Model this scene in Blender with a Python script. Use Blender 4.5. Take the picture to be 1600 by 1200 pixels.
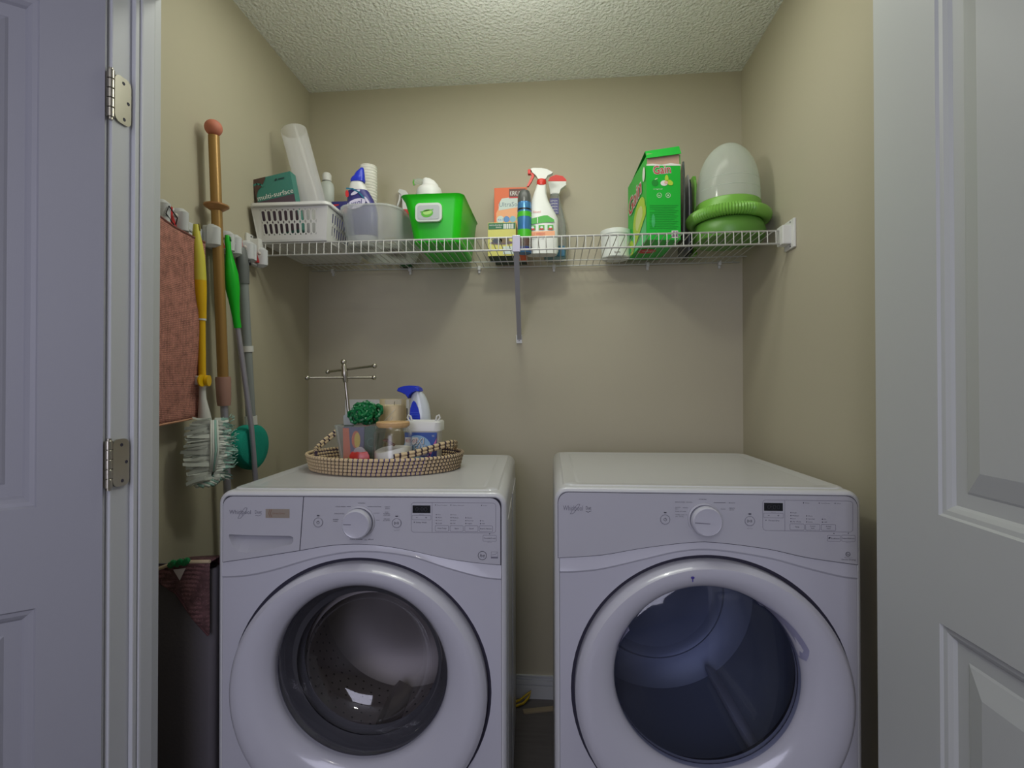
import bpy, bmesh, math, random
from mathutils import Vector, Matrix
R = math.radians
PI = math.pi
for o in list(bpy.data.objects):
    bpy.data.objects.remove(o)
sc = bpy.context.scene
C = sc.collection
rnd = random.Random(7)

# ------------------------------------------------------------------ camera, light, exposure
cam = bpy.data.objects.new('camera', bpy.data.cameras.new('camera'))
C.objects.link(cam)
sc.camera = cam
cam.data.sensor_width = 36
cam.data.lens = 18.0
cam.data.clip_start = 0.02
cam.location = (0, 0, 1.2175)
cam.rotation_euler = (PI / 2 + 0.0085, 0.001, 0.0822)
w = bpy.data.worlds.new('world'); sc.world = w; w.use_nodes = True
w.node_tree.nodes['Background'].inputs[0].default_value = (0.62, 0.68, 0.9, 1)
w.node_tree.nodes['Background'].inputs[1].default_value = 0.25
sc.view_settings.view_transform = 'Standard'
sc.view_settings.look = 'None'
sc.view_settings.exposure = 0.0
sc.view_settings.gamma = 1
sc.view_settings.use_curve_mapping = False

def lamp(name, kind, loc, power, col, size=0.1, size_y=None, rot=(0, 0, 0)):
    l = bpy.data.lights.new(name, kind)
    l.energy = power; l.color = col
    if kind == 'AREA':
        l.shape = 'RECTANGLE'; l.size = size; l.size_y = size_y or size
    else:
        l.shadow_soft_size = size
    o = bpy.data.objects.new(name, l); C.objects.link(o)
    o.location = loc; o.rotation_euler = rot
    return o
LC = (0.975, 1.0, 0.90)
lamp('closet_bounce_fill', 'AREA', (-0.14, 1.36, 2.42), 4.4, LC, 1.20, 0.20)  # added wide fill standing in for ceiling bounce, lifts the closet corners
lamp('closet_bulb', 'POINT', (-0.12, 1.28, 2.10), 5.0, LC, 0.045)
l_ = lamp('hallway_ceiling_light', 'AREA', (-0.15, -0.80, 2.38), 5.0, (1.0, 0.97, 0.88), 0.2)
l_.data.shape = 'DISK'
lamp('window_light', 'AREA', (-0.45, -1.95, 1.55), 29.0, (0.79, 0.79, 1.0), 1.2, 1.5, (R(90), 0, R(-10)))

# ------------------------------------------------------------------ materials
MATS = {}
def lin(c):
    c = c / 255.0
    return c / 12.92 if c <= 0.04045 else ((c + 0.055) / 1.055) ** 2.4
def mat(name, rgb, rough=0.5, metal=0.0, bump=0.0, bscale=40.0, var=0.0, coat=0.0, sheen=0.0, spec=0.5, stretch=None, bdist=0.002):
    if name in MATS: return MATS[name]
    m = bpy.data.materials.new(name); m.use_nodes = True
    nt = m.node_tree; b = nt.nodes['Principled BSDF']
    col = (lin(rgb[0]), lin(rgb[1]), lin(rgb[2]), 1)
    b.inputs['Base Color'].default_value = col
    b.inputs['Roughness'].default_value = rough
    b.inputs['Metallic'].default_value = metal
    b.inputs['Specular IOR Level'].default_value = spec
    b.inputs['Coat Weight'].default_value = coat
    b.inputs['Sheen Weight'].default_value = sheen
    if bump or var:
        tc = nt.nodes.new('ShaderNodeTexCoord')
        mp = nt.nodes.new('ShaderNodeMapping')
        if stretch: mp.inputs['Scale'].default_value = stretch
        nt.links.new(tc.outputs['Object'], mp.inputs['Vector'])
        n = nt.nodes.new('ShaderNodeTexNoise'); n.inputs['Scale'].default_value = bscale
        n.inputs['Detail'].default_value = 3
        nt.links.new(mp.outputs['Vector'], n.inputs['Vector'])
        if bump:
            bp = nt.nodes.new('ShaderNodeBump'); bp.inputs['Strength'].default_value = bump
            bp.inputs['Distance'].default_value = bdist
            nt.links.new(n.outputs['Fac'], bp.inputs['Height'])
            nt.links.new(bp.outputs['Normal'], b.inputs['Normal'])
        if var:
            mx = nt.nodes.new('ShaderNodeMix'); mx.data_type = 'RGBA'
            mx.inputs['A'].default_value = tuple(x * (1 - var) for x in col[:3]) + (1,)
            mx.inputs['B'].default_value = tuple(min(1, x * (1 + var)) for x in col[:3]) + (1,)
            nt.links.new(n.outputs['Fac'], mx.inputs['Factor'])
            nt.links.new(mx.outputs['Result'], b.inputs['Base Color'])
    MATS[name] = m
    return m
def frosted(name, rgb, fac, rough=0.35, tint=(1, 1, 1)):
    m = bpy.data.materials.new(name); m.use_nodes = True
    nt = m.node_tree; b = nt.nodes['Principled BSDF']; out = nt.nodes['Material Output']
    b.inputs['Base Color'].default_value = (lin(rgb[0]), lin(rgb[1]), lin(rgb[2]), 1)
    b.inputs['Roughness'].default_value = rough
    t = nt.nodes.new('ShaderNodeBsdfTransparent'); t.inputs[0].default_value = tint + (1,)
    lw = nt.nodes.new('ShaderNodeLayerWeight'); lw.inputs['Blend'].default_value = 0.35
    ma = nt.nodes.new('ShaderNodeMath'); ma.operation = 'MULTIPLY_ADD'
    ma.inputs[1].default_value = 0.6 * (1 - fac); ma.inputs[2].default_value = fac
    mx = nt.nodes.new('ShaderNodeMixShader')
    nt.links.new(lw.outputs['Fresnel'], ma.inputs[0])
    nt.links.new(ma.outputs[0], mx.inputs[0])
    tr = nt.nodes.new('ShaderNodeBsdfTranslucent'); tr.inputs[0].default_value = b.inputs['Base Color'].default_value
    m2 = nt.nodes.new('ShaderNodeMixShader'); m2.inputs[0].default_value = 0.4
    nt.links.new(b.outputs[0], m2.inputs[1]); nt.links.new(tr.outputs[0], m2.inputs[2])
    nt.links.new(t.outputs[0], mx.inputs[1]); nt.links.new(m2.outputs[0], mx.inputs[2])
    nt.links.new(mx.outputs[0], out.inputs['Surface'])
    MATS[name] = m
    return m
def glass(name, tint, refl=0.06, rough=0.03):
    m = bpy.data.materials.new(name); m.use_nodes = True
    nt = m.node_tree; out = nt.nodes['Material Output']
    nt.nodes.remove(nt.nodes['Principled BSDF'])
    t = nt.nodes.new('ShaderNodeBsdfTransparent'); t.inputs[0].default_value = tint + (1,)
    g = nt.nodes.new('ShaderNodeBsdfGlossy'); g.inputs['Roughness'].default_value = rough
    lw = nt.nodes.new('ShaderNodeLayerWeight'); lw.inputs['Blend'].default_value = 0.5
    ma = nt.nodes.new('ShaderNodeMath'); ma.operation = 'MULTIPLY_ADD'
    ma.inputs[1].default_value = 0.8; ma.inputs[2].default_value = refl
    pw = nt.nodes.new('ShaderNodeMath'); pw.operation = 'POWER'; pw.inputs[1].default_value = 3
    mx = nt.nodes.new('ShaderNodeMixShader')
    nt.links.new(lw.outputs['Facing'], pw.inputs[0]); nt.links.new(pw.outputs[0], ma.inputs[0])
    nt.links.new(ma.outputs[0], mx.inputs[0])
    nt.links.new(t.outputs[0], mx.inputs[1]); nt.links.new(g.outputs[0], mx.inputs[2])
    nt.links.new(mx.outputs[0], out.inputs['Surface'])
    MATS[name] = m
    return m

WALL = mat('wall_paint', (181, 174, 152), 0.75, bump=0.25, bscale=160, bdist=0.0006)
CEIL = mat('ceiling_texture', (240, 241, 236), 0.9, bump=1.0, bscale=95, bdist=0.012, var=0.10)
TRIM = mat('trim_paint', (196, 198, 202), 0.45)
DOOR = mat('door_paint_shaded', (156, 157, 166), 0.5, bump=0.12, bscale=120, stretch=(6, 6, 1), bdist=0.0006)  # left leaf's dimmer light is put into this darker copy of the paint
DOORR = mat('door_paint_lit', (192, 195, 193), 0.45, bump=0.08, bscale=120, stretch=(6, 6, 1), bdist=0.0005)  # same door paint, lightened for the brighter light on the right leaf
ENAMEL = mat('white_enamel', (205, 206, 209), 0.28, coat=0.3)
FASCIA = mat('fascia_plastic', (188, 188, 195), 0.4)
FACE = mat('front_enamel', (192, 192, 202), 0.35, coat=0.2)
RING = mat('door_ring_plastic', (196, 196, 206), 0.22, coat=0.4)
SEAM = mat('seam_dark', (52, 50, 66), 0.7)
INK = mat('print_ink', (62, 60, 74), 0.6)
INKL = mat('print_ink_light', (120, 118, 132), 0.6)
CHROME = mat('chrome', (190, 192, 198), 0.18, metal=1.0)
NICKEL = mat('brushed_nickel', (176, 172, 160), 0.32, metal=1.0)
STEEL = mat('drum_steel', (168, 162, 160), 0.55, metal=0.7, bump=0.1, bscale=30, stretch=(1, 1, 14))
DRUMD = mat('dryer_drum_paint', (146, 152, 164), 0.45, metal=0.2, bump=0.1, bscale=200)
RUBBER = mat('gasket_rubber', (72, 72, 78), 0.55)
BLACK = mat('black_plastic', (26, 26, 28), 0.35)
WGLASS = glass('washer_window_glass', (0.92, 0.92, 0.95), 0.07, 0.04)
DGLASS = glass('dryer_window_glass', (0.66, 0.70, 0.84), 0.05, 0.05)
WIRE = mat('white_coated_wire', (205, 206, 200), 0.4)
WHITEP = mat('white_plastic', (216, 216, 212), 0.4)
FLOORM = mat('floor_vinyl', (96, 92, 92), 0.5, var=0.25, bscale=9, stretch=(1, 8, 1))
SILVER = mat('silver_pole', (170, 168, 180), 0.35, metal=0.5)

# ------------------------------------------------------------------ mesh helper
class MB:
    def __init__(s):
        s.v = []; s.f = []; s.mi = []; s.sm = []; s.mats = []; s.M = Matrix()
    def m(s, material):
        if material not in s.mats: s.mats.append(material)
        return s.mats.index(material)
    def add(s, vs, fs, material, smooth=False):
        k = len(s.v); i = s.m(material)
        s.v += [tuple(s.M @ Vector(p)) for p in vs]
        for f in fs:
            s.f.append([q + k for q in f]); s.mi.append(i); s.sm.append(smooth)
    def box(s, x0, x1, y0, y1, z0, z1, material, b=0.0):
        if b <= 0:
            vs = [(x, y, z) for x in (x0, x1) for y in (y0, y1) for z in (z0, z1)]
            s.add(vs, [(0, 1, 3, 2), (4, 6, 7, 5), (0, 4, 5, 1), (2, 3, 7, 6), (0, 2, 6, 4), (1, 5, 7, 3)], material)
            return
        bm = bmesh.new(); bmesh.ops.create_cube(bm, size=1)
        for q in bm.verts:
            q.co = Vector(((x0 + x1) / 2 + q.co.x * (x1 - x0), (y0 + y1) / 2 + q.co.y * (y1 - y0), (z0 + z1) / 2 + q.co.z * (z1 - z0)))
        b = min(b, 0.49 * min(x1 - x0, y1 - y0, z1 - z0))
        bmesh.ops.bevel(bm, geom=bm.edges[:], offset=b, segments=2, profile=0.6, affect='EDGES')
        bm.verts.index_update()
        s.add([q.co[:] for q in bm.verts], [[q.index for q in f.verts] for f in bm.faces], material, False)
        bm.free()
    def rings(s, loops, material, caps=(True, True), smooth=True, closed=True):
        n = len(loops[0]); vs = [p for l in loops for p in l]; fs = []
        for i in range(len(loops) - 1):
            for j in range(n if closed else n - 1):
                k = (j + 1) % n
                fs.append((i * n + j, i * n + k, (i + 1) * n + k, (i + 1) * n + j))
        s.add(vs, fs, material, smooth)
        if caps[0]: s.add(loops[0], [list(range(n))[::-1]], material)
        if caps[1]: s.add(loops[-1], [list(range(n))], material)
    def lathe(s, prof, material, c=(0, 0, 0), n=28, caps=(True, True), sx=1.0, sy=1.0, smooth=True):
        s.rings([[(c[0] + r * sx * math.cos(2 * PI * k / n), c[1] + r * sy * math.sin(2 * PI * k / n), c[2] + z) for k in range(n)] for r, z in prof], material, caps, smooth)
    def tube(s, pts, r, material, n=8, caps=True, closed=False, radf=None, matf=None):
        pts = [Vector(p) for p in pts]; N = len(pts); loops = []
        up = None
        for i, p in enumerate(pts):
            if closed: t = (pts[(i + 1) % N] - pts[i - 1])
            else: t = pts[min(i + 1, N - 1)] - pts[max(i - 1, 0)]
            t.normalize()
            if up is None: up = Vector((0, 0, 1)) if abs(t.z) < 0.9 else Vector((0, 1, 0))
            a = t.cross(up)
            if a.length < 1e-4: a = t.cross(Vector((0.3, 1, 0.2)))
            a.normalize(); bb = a.cross(t).normalized(); up = bb
            rr = radf(i) if radf else r
            loops.append([tuple(p + a * rr * math.cos(2 * PI * k / n) + bb * rr * math.sin(2 * PI * k / n)) for k in range(n)])
        if closed: loops.append(loops[0])
        if matf:
            for i in range(len(loops) - 1): s.rings(loops[i:i + 2], matf(i), (False, False))
            if not closed and caps:
                s.add(loops[0], [list(range(n))], matf(0)); s.add(loops[-1], [list(range(n))], matf(0))
        else:
            s.rings(loops, material, (caps and not closed, caps and not closed))
    def cyl(s, a, b, r, material, n=12, r2=None):
        a = Vector(a); b = Vector(b)
        s.tube([a, b], r, material, n, radf=(lambda i: r if i == 0 else (r if r2 is None else r2)))
    def sphere(s, c, r, material, n=16, sc3=(1, 1, 1)):
        m = n // 2
        pr = [(max(1e-4, r * math.sin(PI * i / m)), -r * math.cos(PI * i / m)) for i in range(m + 1)]
        s.rings([[(c[0] + q * sc3[0] * math.cos(2 * PI * k / n), c[1] + q * sc3[1] * math.sin(2 * PI * k / n), c[2] + z * sc3[2]) for k in range(n)] for q, z in pr], material, (False, False))
    def prism(s, poly, y0, y1, material, hull=True, smooth=False):     # poly in (x,z), extruded along y
        n = len(poly)
        vs = [(x, y0, z) for x, z in poly] + [(x, y1, z) for x, z in poly]
        fs = [(i, (i + 1) % n, n + (i + 1) % n, n + i) for i in range(n)]
        s.add(vs, fs, material, smooth)
        s.add([(x, y0, z) for x, z in poly], [list(range(n))], material)
        s.add([(x, y1, z) for x, z in poly], [list(range(n))[::-1]], material)
    def build(s, name, parent=None, solid=0.0, sub=0, autos=True):
        me = bpy.data.meshes.new(name)
        me.from_pydata(s.v, [], s.f)
        for q in s.mats: me.materials.append(q)
        me.polygons.foreach_set('material_index', s.mi)
        me.polygons.foreach_set('use_smooth', s.sm)
        bm = bmesh.new(); bm.from_mesh(me)
        bmesh.ops.remove_doubles(bm, verts=bm.verts, dist=1e-6)
        bmesh.ops.recalc_face_normals(bm, faces=bm.faces)
        if autos:
            for e in bm.edges:
                if len(e.link_faces) == 2 and e.calc_face_angle(0) > R(38): e.smooth = False
        bm.to_mesh(me); bm.free(); me.update()
        o = bpy.data.objects.new(name, me); C.objects.link(o)
        if parent: o.parent = parent
        if solid:
            q = o.modifiers.new('thick', 'SOLIDIFY'); q.thickness = solid; q.offset = 0
        if sub:
            q = o.modifiers.new('sub', 'SUBSURF'); q.levels = sub; q.render_levels = sub
        return o

TXT = {}
def text_geo(string, shear=0.0):
    k = (string, shear)
    if k in TXT: return TXT[k]
    cu = bpy.data.curves.new('t', 'FONT'); cu.body = string; cu.size = 1.0; cu.resolution_u = 2
    cu.shear = shear
    o = bpy.data.objects.new('t', cu); C.objects.link(o)
    me = bpy.data.meshes.new_from_object(o)
    vs = [q.co[:2] for q in me.vertices]; fs = [list(p.vertices) for p in me.polygons]
    bpy.data.objects.remove(o); bpy.data.curves.remove(cu); bpy.data.meshes.remove(me)
    x0 = min(v[0] for v in vs); x1 = max(v[0] for v in vs)
    TXT[k] = ([(v[0] - x0, v[1]) for v in vs], fs, x1 - x0)
    return TXT[k]
class Decal(MB):
    """flat print on a plane: local x = right, y = up, z = out of the surface"""
    def __init__(s, origin, right, up):
        super().__init__()
        r = Vector(right).normalized(); u = Vector(up).normalized(); n = r.cross(u)
        s.M = Matrix(((r.x, u.x, n.x, origin[0]), (r.y, u.y, n.y, origin[1]), (r.z, u.z, n.z, origin[2]), (0, 0, 0, 1)))
        s.e = 0.0004
    def poly(s, pts, m, l=1):
        s.add([(x, y, s.e * l) for x, y in pts], [list(range(len(pts)))], m)
    def rect(s, x0, x1, y0, y1, m, l=1): s.poly([(x0, y0), (x1, y0), (x1, y1), (x0, y1)], m, l)
    def rrect(s, x0, x1, y0, y1, r, m, l=1):
        s.poly(rrect(x0, x1, y0, y1, r), m, l)
    def ell(s, cx, cy, a, b, m, l=1, n=24, rot=0):
        s.poly([(cx + a * math.cos(t) * math.cos(rot) - b * math.sin(t) * math.sin(rot), cy + a * math.cos(t) * math.sin(rot) + b * math.sin(t) * math.cos(rot)) for t in [2 * PI * i / n for i in range(n)]], m, l)
    def line(s, pts, wd, m, l=1, closed=False):
        P = [Vector(p) for p in pts]; N = len(P)
        for i in range(N if closed else N - 1):
            a = P[i]; b = P[(i + 1) % N]; d = (b - a)
            if d.length < 1e-7: continue
            d.normalize(); n = Vector((-d.y, d.x)) * wd / 2; e = d * wd * 0.3
            s.poly([tuple(a - e - n), tuple(b + e - n), tuple(b + e + n), tuple(a - e + n)], m, l)
    def circ(s, cx, cy, r, wd, m, l=1, n=24): s.line([(cx + r * math.cos(2 * PI * i / n), cy + r * math.sin(2 * PI * i / n)) for i in range(n)], wd, m, l, True)
    def text(s, string, x, y, h, m, l=1, align='L', width=None, shear=0.0, rot=0.0, arc=0.0):
        vs, fs, wdt = text_geo(string, shear)
        sx = h / 0.72; sy = h / 0.72
        if width: sx = width / wdt
        W = wdt * sx
        ox = 0 if align == 'L' else (-W / 2 if align == 'C' else -W)
        out = []
        for a, b in vs:
            px = a * sx + ox; py = b * sy
            if arc: py += -arc * ((a / wdt - 0.5) * 2) ** 2 + arc * 0.5
            out.append((x + px * math.cos(rot) - py * math.sin(rot), y + px * math.sin(rot) + py * math.cos(rot), s.e * l))
        s.add(out, fs, m)
def rrect(x0, x1, y0, y1, r, n=5):
    pts = []
    for cx, cy, a in ((x1 - r, y0 + r, -90), (x1 - r, y1 - r, 0), (x0 + r, y1 - r, 90), (x0 + r, y0 + r, 180)):
        for i in range(n): pts.append((cx + r * math.cos(R(a + 90 * i / (n - 1))), cy + r * math.sin(R(a + 90 * i / (n - 1)))))
    return pts

def tag(o, label=None, cat=None, group=None, kind=None):
    if label: o['label'] = label
    if cat: o['category'] = cat
    if group: o['group'] = group
    if kind: o['kind'] = kind
    return o
def thing(name, label, cat, loc=(0, 0, 0), rz=0.0, group=None):
    o = bpy.data.objects.new(name, None); C.objects.link(o)
    o.empty_display_size = 0.05
    o.location = loc; o.rotation_euler = (0, 0, rz)
    return tag(o, label, cat, group)
def struct(mb, name, **k):
    o = mb.build(name, **k); o['kind'] = 'structure'; return o

# ================================================================== the room
XL, XR, YB, CZ = -1.006, 0.722, 2.03, 2.44
YF0, YF1 = 0.885, 1.0          # front wall of the closet
b = MB(); b.box(-2.2, 2.2, -2.3, 2.15, -0.1, 0.0, FLOORM); struct(b, 'floor')
b = MB(); b.box(-2.2, 2.2, -2.3, 2.15, CZ, CZ + 0.1, CEIL); struct(b, 'ceiling')
b = MB(); b.box(XL - 0.1, XR + 0.1, YB, YB + 0.12, 0, CZ, WALL); struct(b, 'wall_back')
b = MB(); b.box(XL - 0.1, XL, YF1, YB, 0, CZ, WALL); struct(b, 'wall_left')
b = MB(); b.box(XR, XR + 0.1, YF1, YB, 0, CZ, WALL); struct(b, 'wall_right')
b = MB()
b.box(-2.2, -0.838, YF0, YF1, 0, CZ, WALL); b.box(0.678, 2.2, YF0, YF1, 0, CZ, WALL)
b.box(-0.838, 0.678, YF0, YF1, 2.05, CZ, WALL); struct(b, 'wall_front')
b = MB(); b.box(-2.2, 2.2, -2.3, -2.2, 0, CZ, WALL); struct(b, 'wall_hallway')
b = MB(); b.box(-2.2, -2.1, -2.2, YF0, 0, CZ, WALL); struct(b, 'wall_hallway_left')
b = MB(); b.box(2.1, 2.2, -2.2, YF0, 0, CZ, WALL); struct(b, 'wall_hallway_right')
# baseboard with its moulded steps
b = MB()
for z0, z1, t in ((0, 0.050, 0.012), (0.050, 0.054, 0.007), (0.054, 0.070, 0.011), (0.070, 0.0745, 0.006), (0.0745, 0.079, 0.009), (0.079, 0.083, 0.005), (0.083, 0.088, 0.008)):
    b.box(XL, XR, YB - t, YB, z0, z1, TRIM)
struct(b, 'baseboard_back')
b = MB(); b.box(XL, XL + 0.012, YF1, YB - 0.012, 0, 0.085, TRIM, 0.003); struct(b, 'baseboard_left')
b = MB(); b.box(XR - 0.012, XR, YF1, YB - 0.012, 0, 0.085, TRIM, 0.003); struct(b, 'baseboard_right')
# door jamb, stop and casing at the left, jamb at the right and over the opening
b = MB()
b.box(-0.838, -0.820, YF0, YF1 + 0.004, 0, 2.05, TRIM, 0.002)
struct(b, 'trim_1')
b = MB(); b.box(-0.820, -0.811, 0.928, 0.938, 0, 2.03, TRIM, 0.002); b.box(-0.820, -0.808, 0.940, 0.975, 0, 2.03, TRIM, 0.004)
struct(b, 'trim_2')
b = MB()
for x0, x1, t in ((-0.898, -0.884, 0.018), (-0.884, -0.850, 0.011), (-0.850, -0.838, 0.014), (-0.838, -0.828, 0.010)):
    b.box(x0, x1, YF0 - t, YF0, 0, 2.09, TRIM, 0.003)
struct(b, 'trim_3')
b = MB(); b.box(0.662, 0.678, YF0, YF1 + 0.004, 0, 2.05, TRIM, 0.002); struct(b, 'trim_4')
b = MB(); b.box(-0.820, 0.662, YF0, YF1, 2.03, 2.05, TRIM, 0.002); struct(b, 'trim_5')
b = MB()
for x0, x1, t in ((0.738, 0.724, 0.018), (0.724, 0.690, 0.011), (0.690, 0.668, 0.014)):
    b.box(x1, x0, YF0 - t, YF0, 0, 2.09, TRIM, 0.003)
struct(b, 'trim_6')

# ---- panelled doors: leaf local x along the width from the hinge edge, y = thickness, z up; visible face at y = 0
def door_leaf(name, loc, ang, material, stile, hinge_side, wd=0.71):
    root = thing(name, None, None, loc, ang)
    root['kind'] = 'structure'
    del_y = 0.035
    b = MB()
    H = 2.02
    zs = (0.01, 0.22, 0.838, 1.012, 1.90, H)
    sgn = hinge_side                       # +1: leaf runs to +x, -1: to -x
    def bx(x0, x1, z0, z1, y0=0.0, y1=del_y):
        a, c = sorted((sgn * x0, sgn * x1)); b.box(a, c, y0, y1, z0, z1, material)
    bx(0, stile, zs[0], H); bx(wd - stile, wd, zs[0], H)
    for z0, z1 in ((zs[0], zs[1]), (zs[2], zs[3]), (zs[4], H)): bx(stile, wd - stile, z0, z1)
    b.build('leaf_frame', root)
    for z0, z1 in ((zs[1], zs[2]), (zs[3], zs[4])):
        b = MB()
        # stepped moulding: loops from the frame edge inward
        prof = [(0.0, 0.0), (0.003, 0.004), (0.010, 0.005), (0.016, 0.009), (0.020, 0.013), (0.042, 0.013), (0.046, 0.011), (0.075, 0.003), (0.079, 0.002)]
        loops = []
        for i, d in prof:
            x0, x1 = stile + i, wd - stile - i
            pts = [(x0, d, z0 + i), (x1, d, z0 + i), (x1, d, z1 - i), (x0, d, z1 - i)]
            loops.append([(sgn * x, y, z) for x, y, z in pts])
        b.rings(loops, material, (False, True), smooth=False)
        x0, x1 = sorted((sgn * stile, sgn * (wd - stile)))
        b.box(x0, x1, 0.018, del_y - 0.006, z0, z1, material)
        b.build('raised_panel', root, autos=False)
    return root
# left leaf: hinge at (-0.825, 0.868), runs towards the camera's left
aL = math.atan2(0.621, 0.784)
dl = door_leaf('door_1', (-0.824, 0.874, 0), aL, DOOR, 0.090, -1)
dl['label'] = 'white panelled closet door swung open at the left'
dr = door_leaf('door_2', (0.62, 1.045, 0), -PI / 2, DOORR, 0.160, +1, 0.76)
dr['label'] = 'white panelled closet door standing open at the right'

# hinges of the left door
def hinge(zc, label):
    t = thing('door_hinge', label, 'hinge', (-0.8225, 0.884, zc), 0, 'hinges of the left closet door')
    h = 0.0445
    b = MB()
    pts = rrect(0.003, 0.040, -h, h, 0.012)
    b.M = Matrix.Rotation(PI / 2, 4, 'Z')
    b.prism(pts, -0.0065, -0.0035, NICKEL)
    o = b.build('jamb_plate', t)
    b = MB(); b.M = Matrix.Rotation(aL + PI, 4, 'Z')
    b.prism(rrect(0.003, 0.022, -h, h, 0.010), -0.002, 0.0, NICKEL)
    b.build('door_plate', t)
    for i in range(5):
        b = MB(); z0 = -h + i * 2 * h / 5
        b.lathe([(0.0055, z0 + 0.0006), (0.0062, z0 + 0.0014), (0.0062, z0 + 2 * h / 5 - 0.0014), (0.0055, z0 + 2 * h / 5 - 0.0006)], NICKEL, (0.004, -0.0035, 0), 14)
        b.build('knuckle', t)
    b = MB(); b.lathe([(0.004, -h - 0.004), (0.004, h + 0.003)], NICKEL, (0.004, -0.0035, 0), 10); b.build('pin', t)
    for y, z in ((0.022, h * 0.75), (0.033, 0), (0.024, -h * 0.78)):
        b = MB(); b.M = Matrix.Translation((0.0065, y, z)) @ Matrix.Rotation(PI / 2, 4, 'Y')
        b.lathe([(0.0034, 0), (0.003, 0.0006), (0.0012, 0.0002)], SEAM, (0, 0, 0), 10); b.build('screw', t)
hinge(1.765, 'upper nickel hinge on the left door jamb')
hinge(1.078, 'lower nickel hinge on the left door jamb')

# ================================================================== washer and dryer
def interp(P, u):
    if u <= P[0][0]: return P[0][1]
    n = len(P)
    sl = [(P[min(i + 1, n - 1)][1] - P[max(i - 1, 0)][1]) / (P[min(i + 1, n - 1)][0] - P[max(i - 1, 0)][0]) for i in range(n)]
    for i in range(n - 1):
        (a, x), (c, y) = P[i], P[i + 1]
        if u <= c:
            h = c - a; t = (u - a) / h
            return (2 * t ** 3 - 3 * t * t + 1) * x + (t ** 3 - 2 * t * t + t) * h * sl[i] + (3 * t * t - 2 * t ** 3) * y + (t ** 3 - t * t) * h * sl[i + 1]
    return P[-1][1]
W = 0.686
def plate_hole(b, poly, c, r, y, material, nc=72, hole=None):
    angs = [2 * PI * i / nc for i in range(nc)] + [math.atan2(p[1] - c[1], p[0] - c[0]) % (2 * PI) for p in poly]
    angs = sorted(set(round(a, 6) for a in angs))
    if hole: angs = sorted(set(angs + [round(math.atan2(p[1] - c[1], p[0] - c[0]) % (2 * PI), 6) for p in hole]))
    def hit(a, poly=poly):
        d = (math.cos(a), math.sin(a)); best = None
        for i in range(len(poly)):
            p, q = poly[i], poly[(i + 1) % len(poly)]
            ex, ey = q[0] - p[0], q[1] - p[1]; den = d[0] * ey - d[1] * ex
            if abs(den) < 1e-12: continue
            t = ((p[0] - c[0]) * ey - (p[1] - c[1]) * ex) / den
            s_ = ((p[0] - c[0]) * d[1] - (p[1] - c[1]) * d[0]) / den
            if t > 0 and -1e-6 <= s_ <= 1 + 1e-6 and (best is None or t < best): best = t
        return (c[0] + d[0] * best, c[1] + d[1] * best)
    out = [hit(a) for a in angs]
    inn = [hit(a, hole) for a in angs] if hole else [(c[0] + r * math.cos(a), c[1] + r * math.sin(a)) for a in angs]
    b.rings([[(x, y, z) for x, z in out], [(x, y, z) for x, z in inn]], material, (False, False), smooth=False)
    return inn

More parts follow.
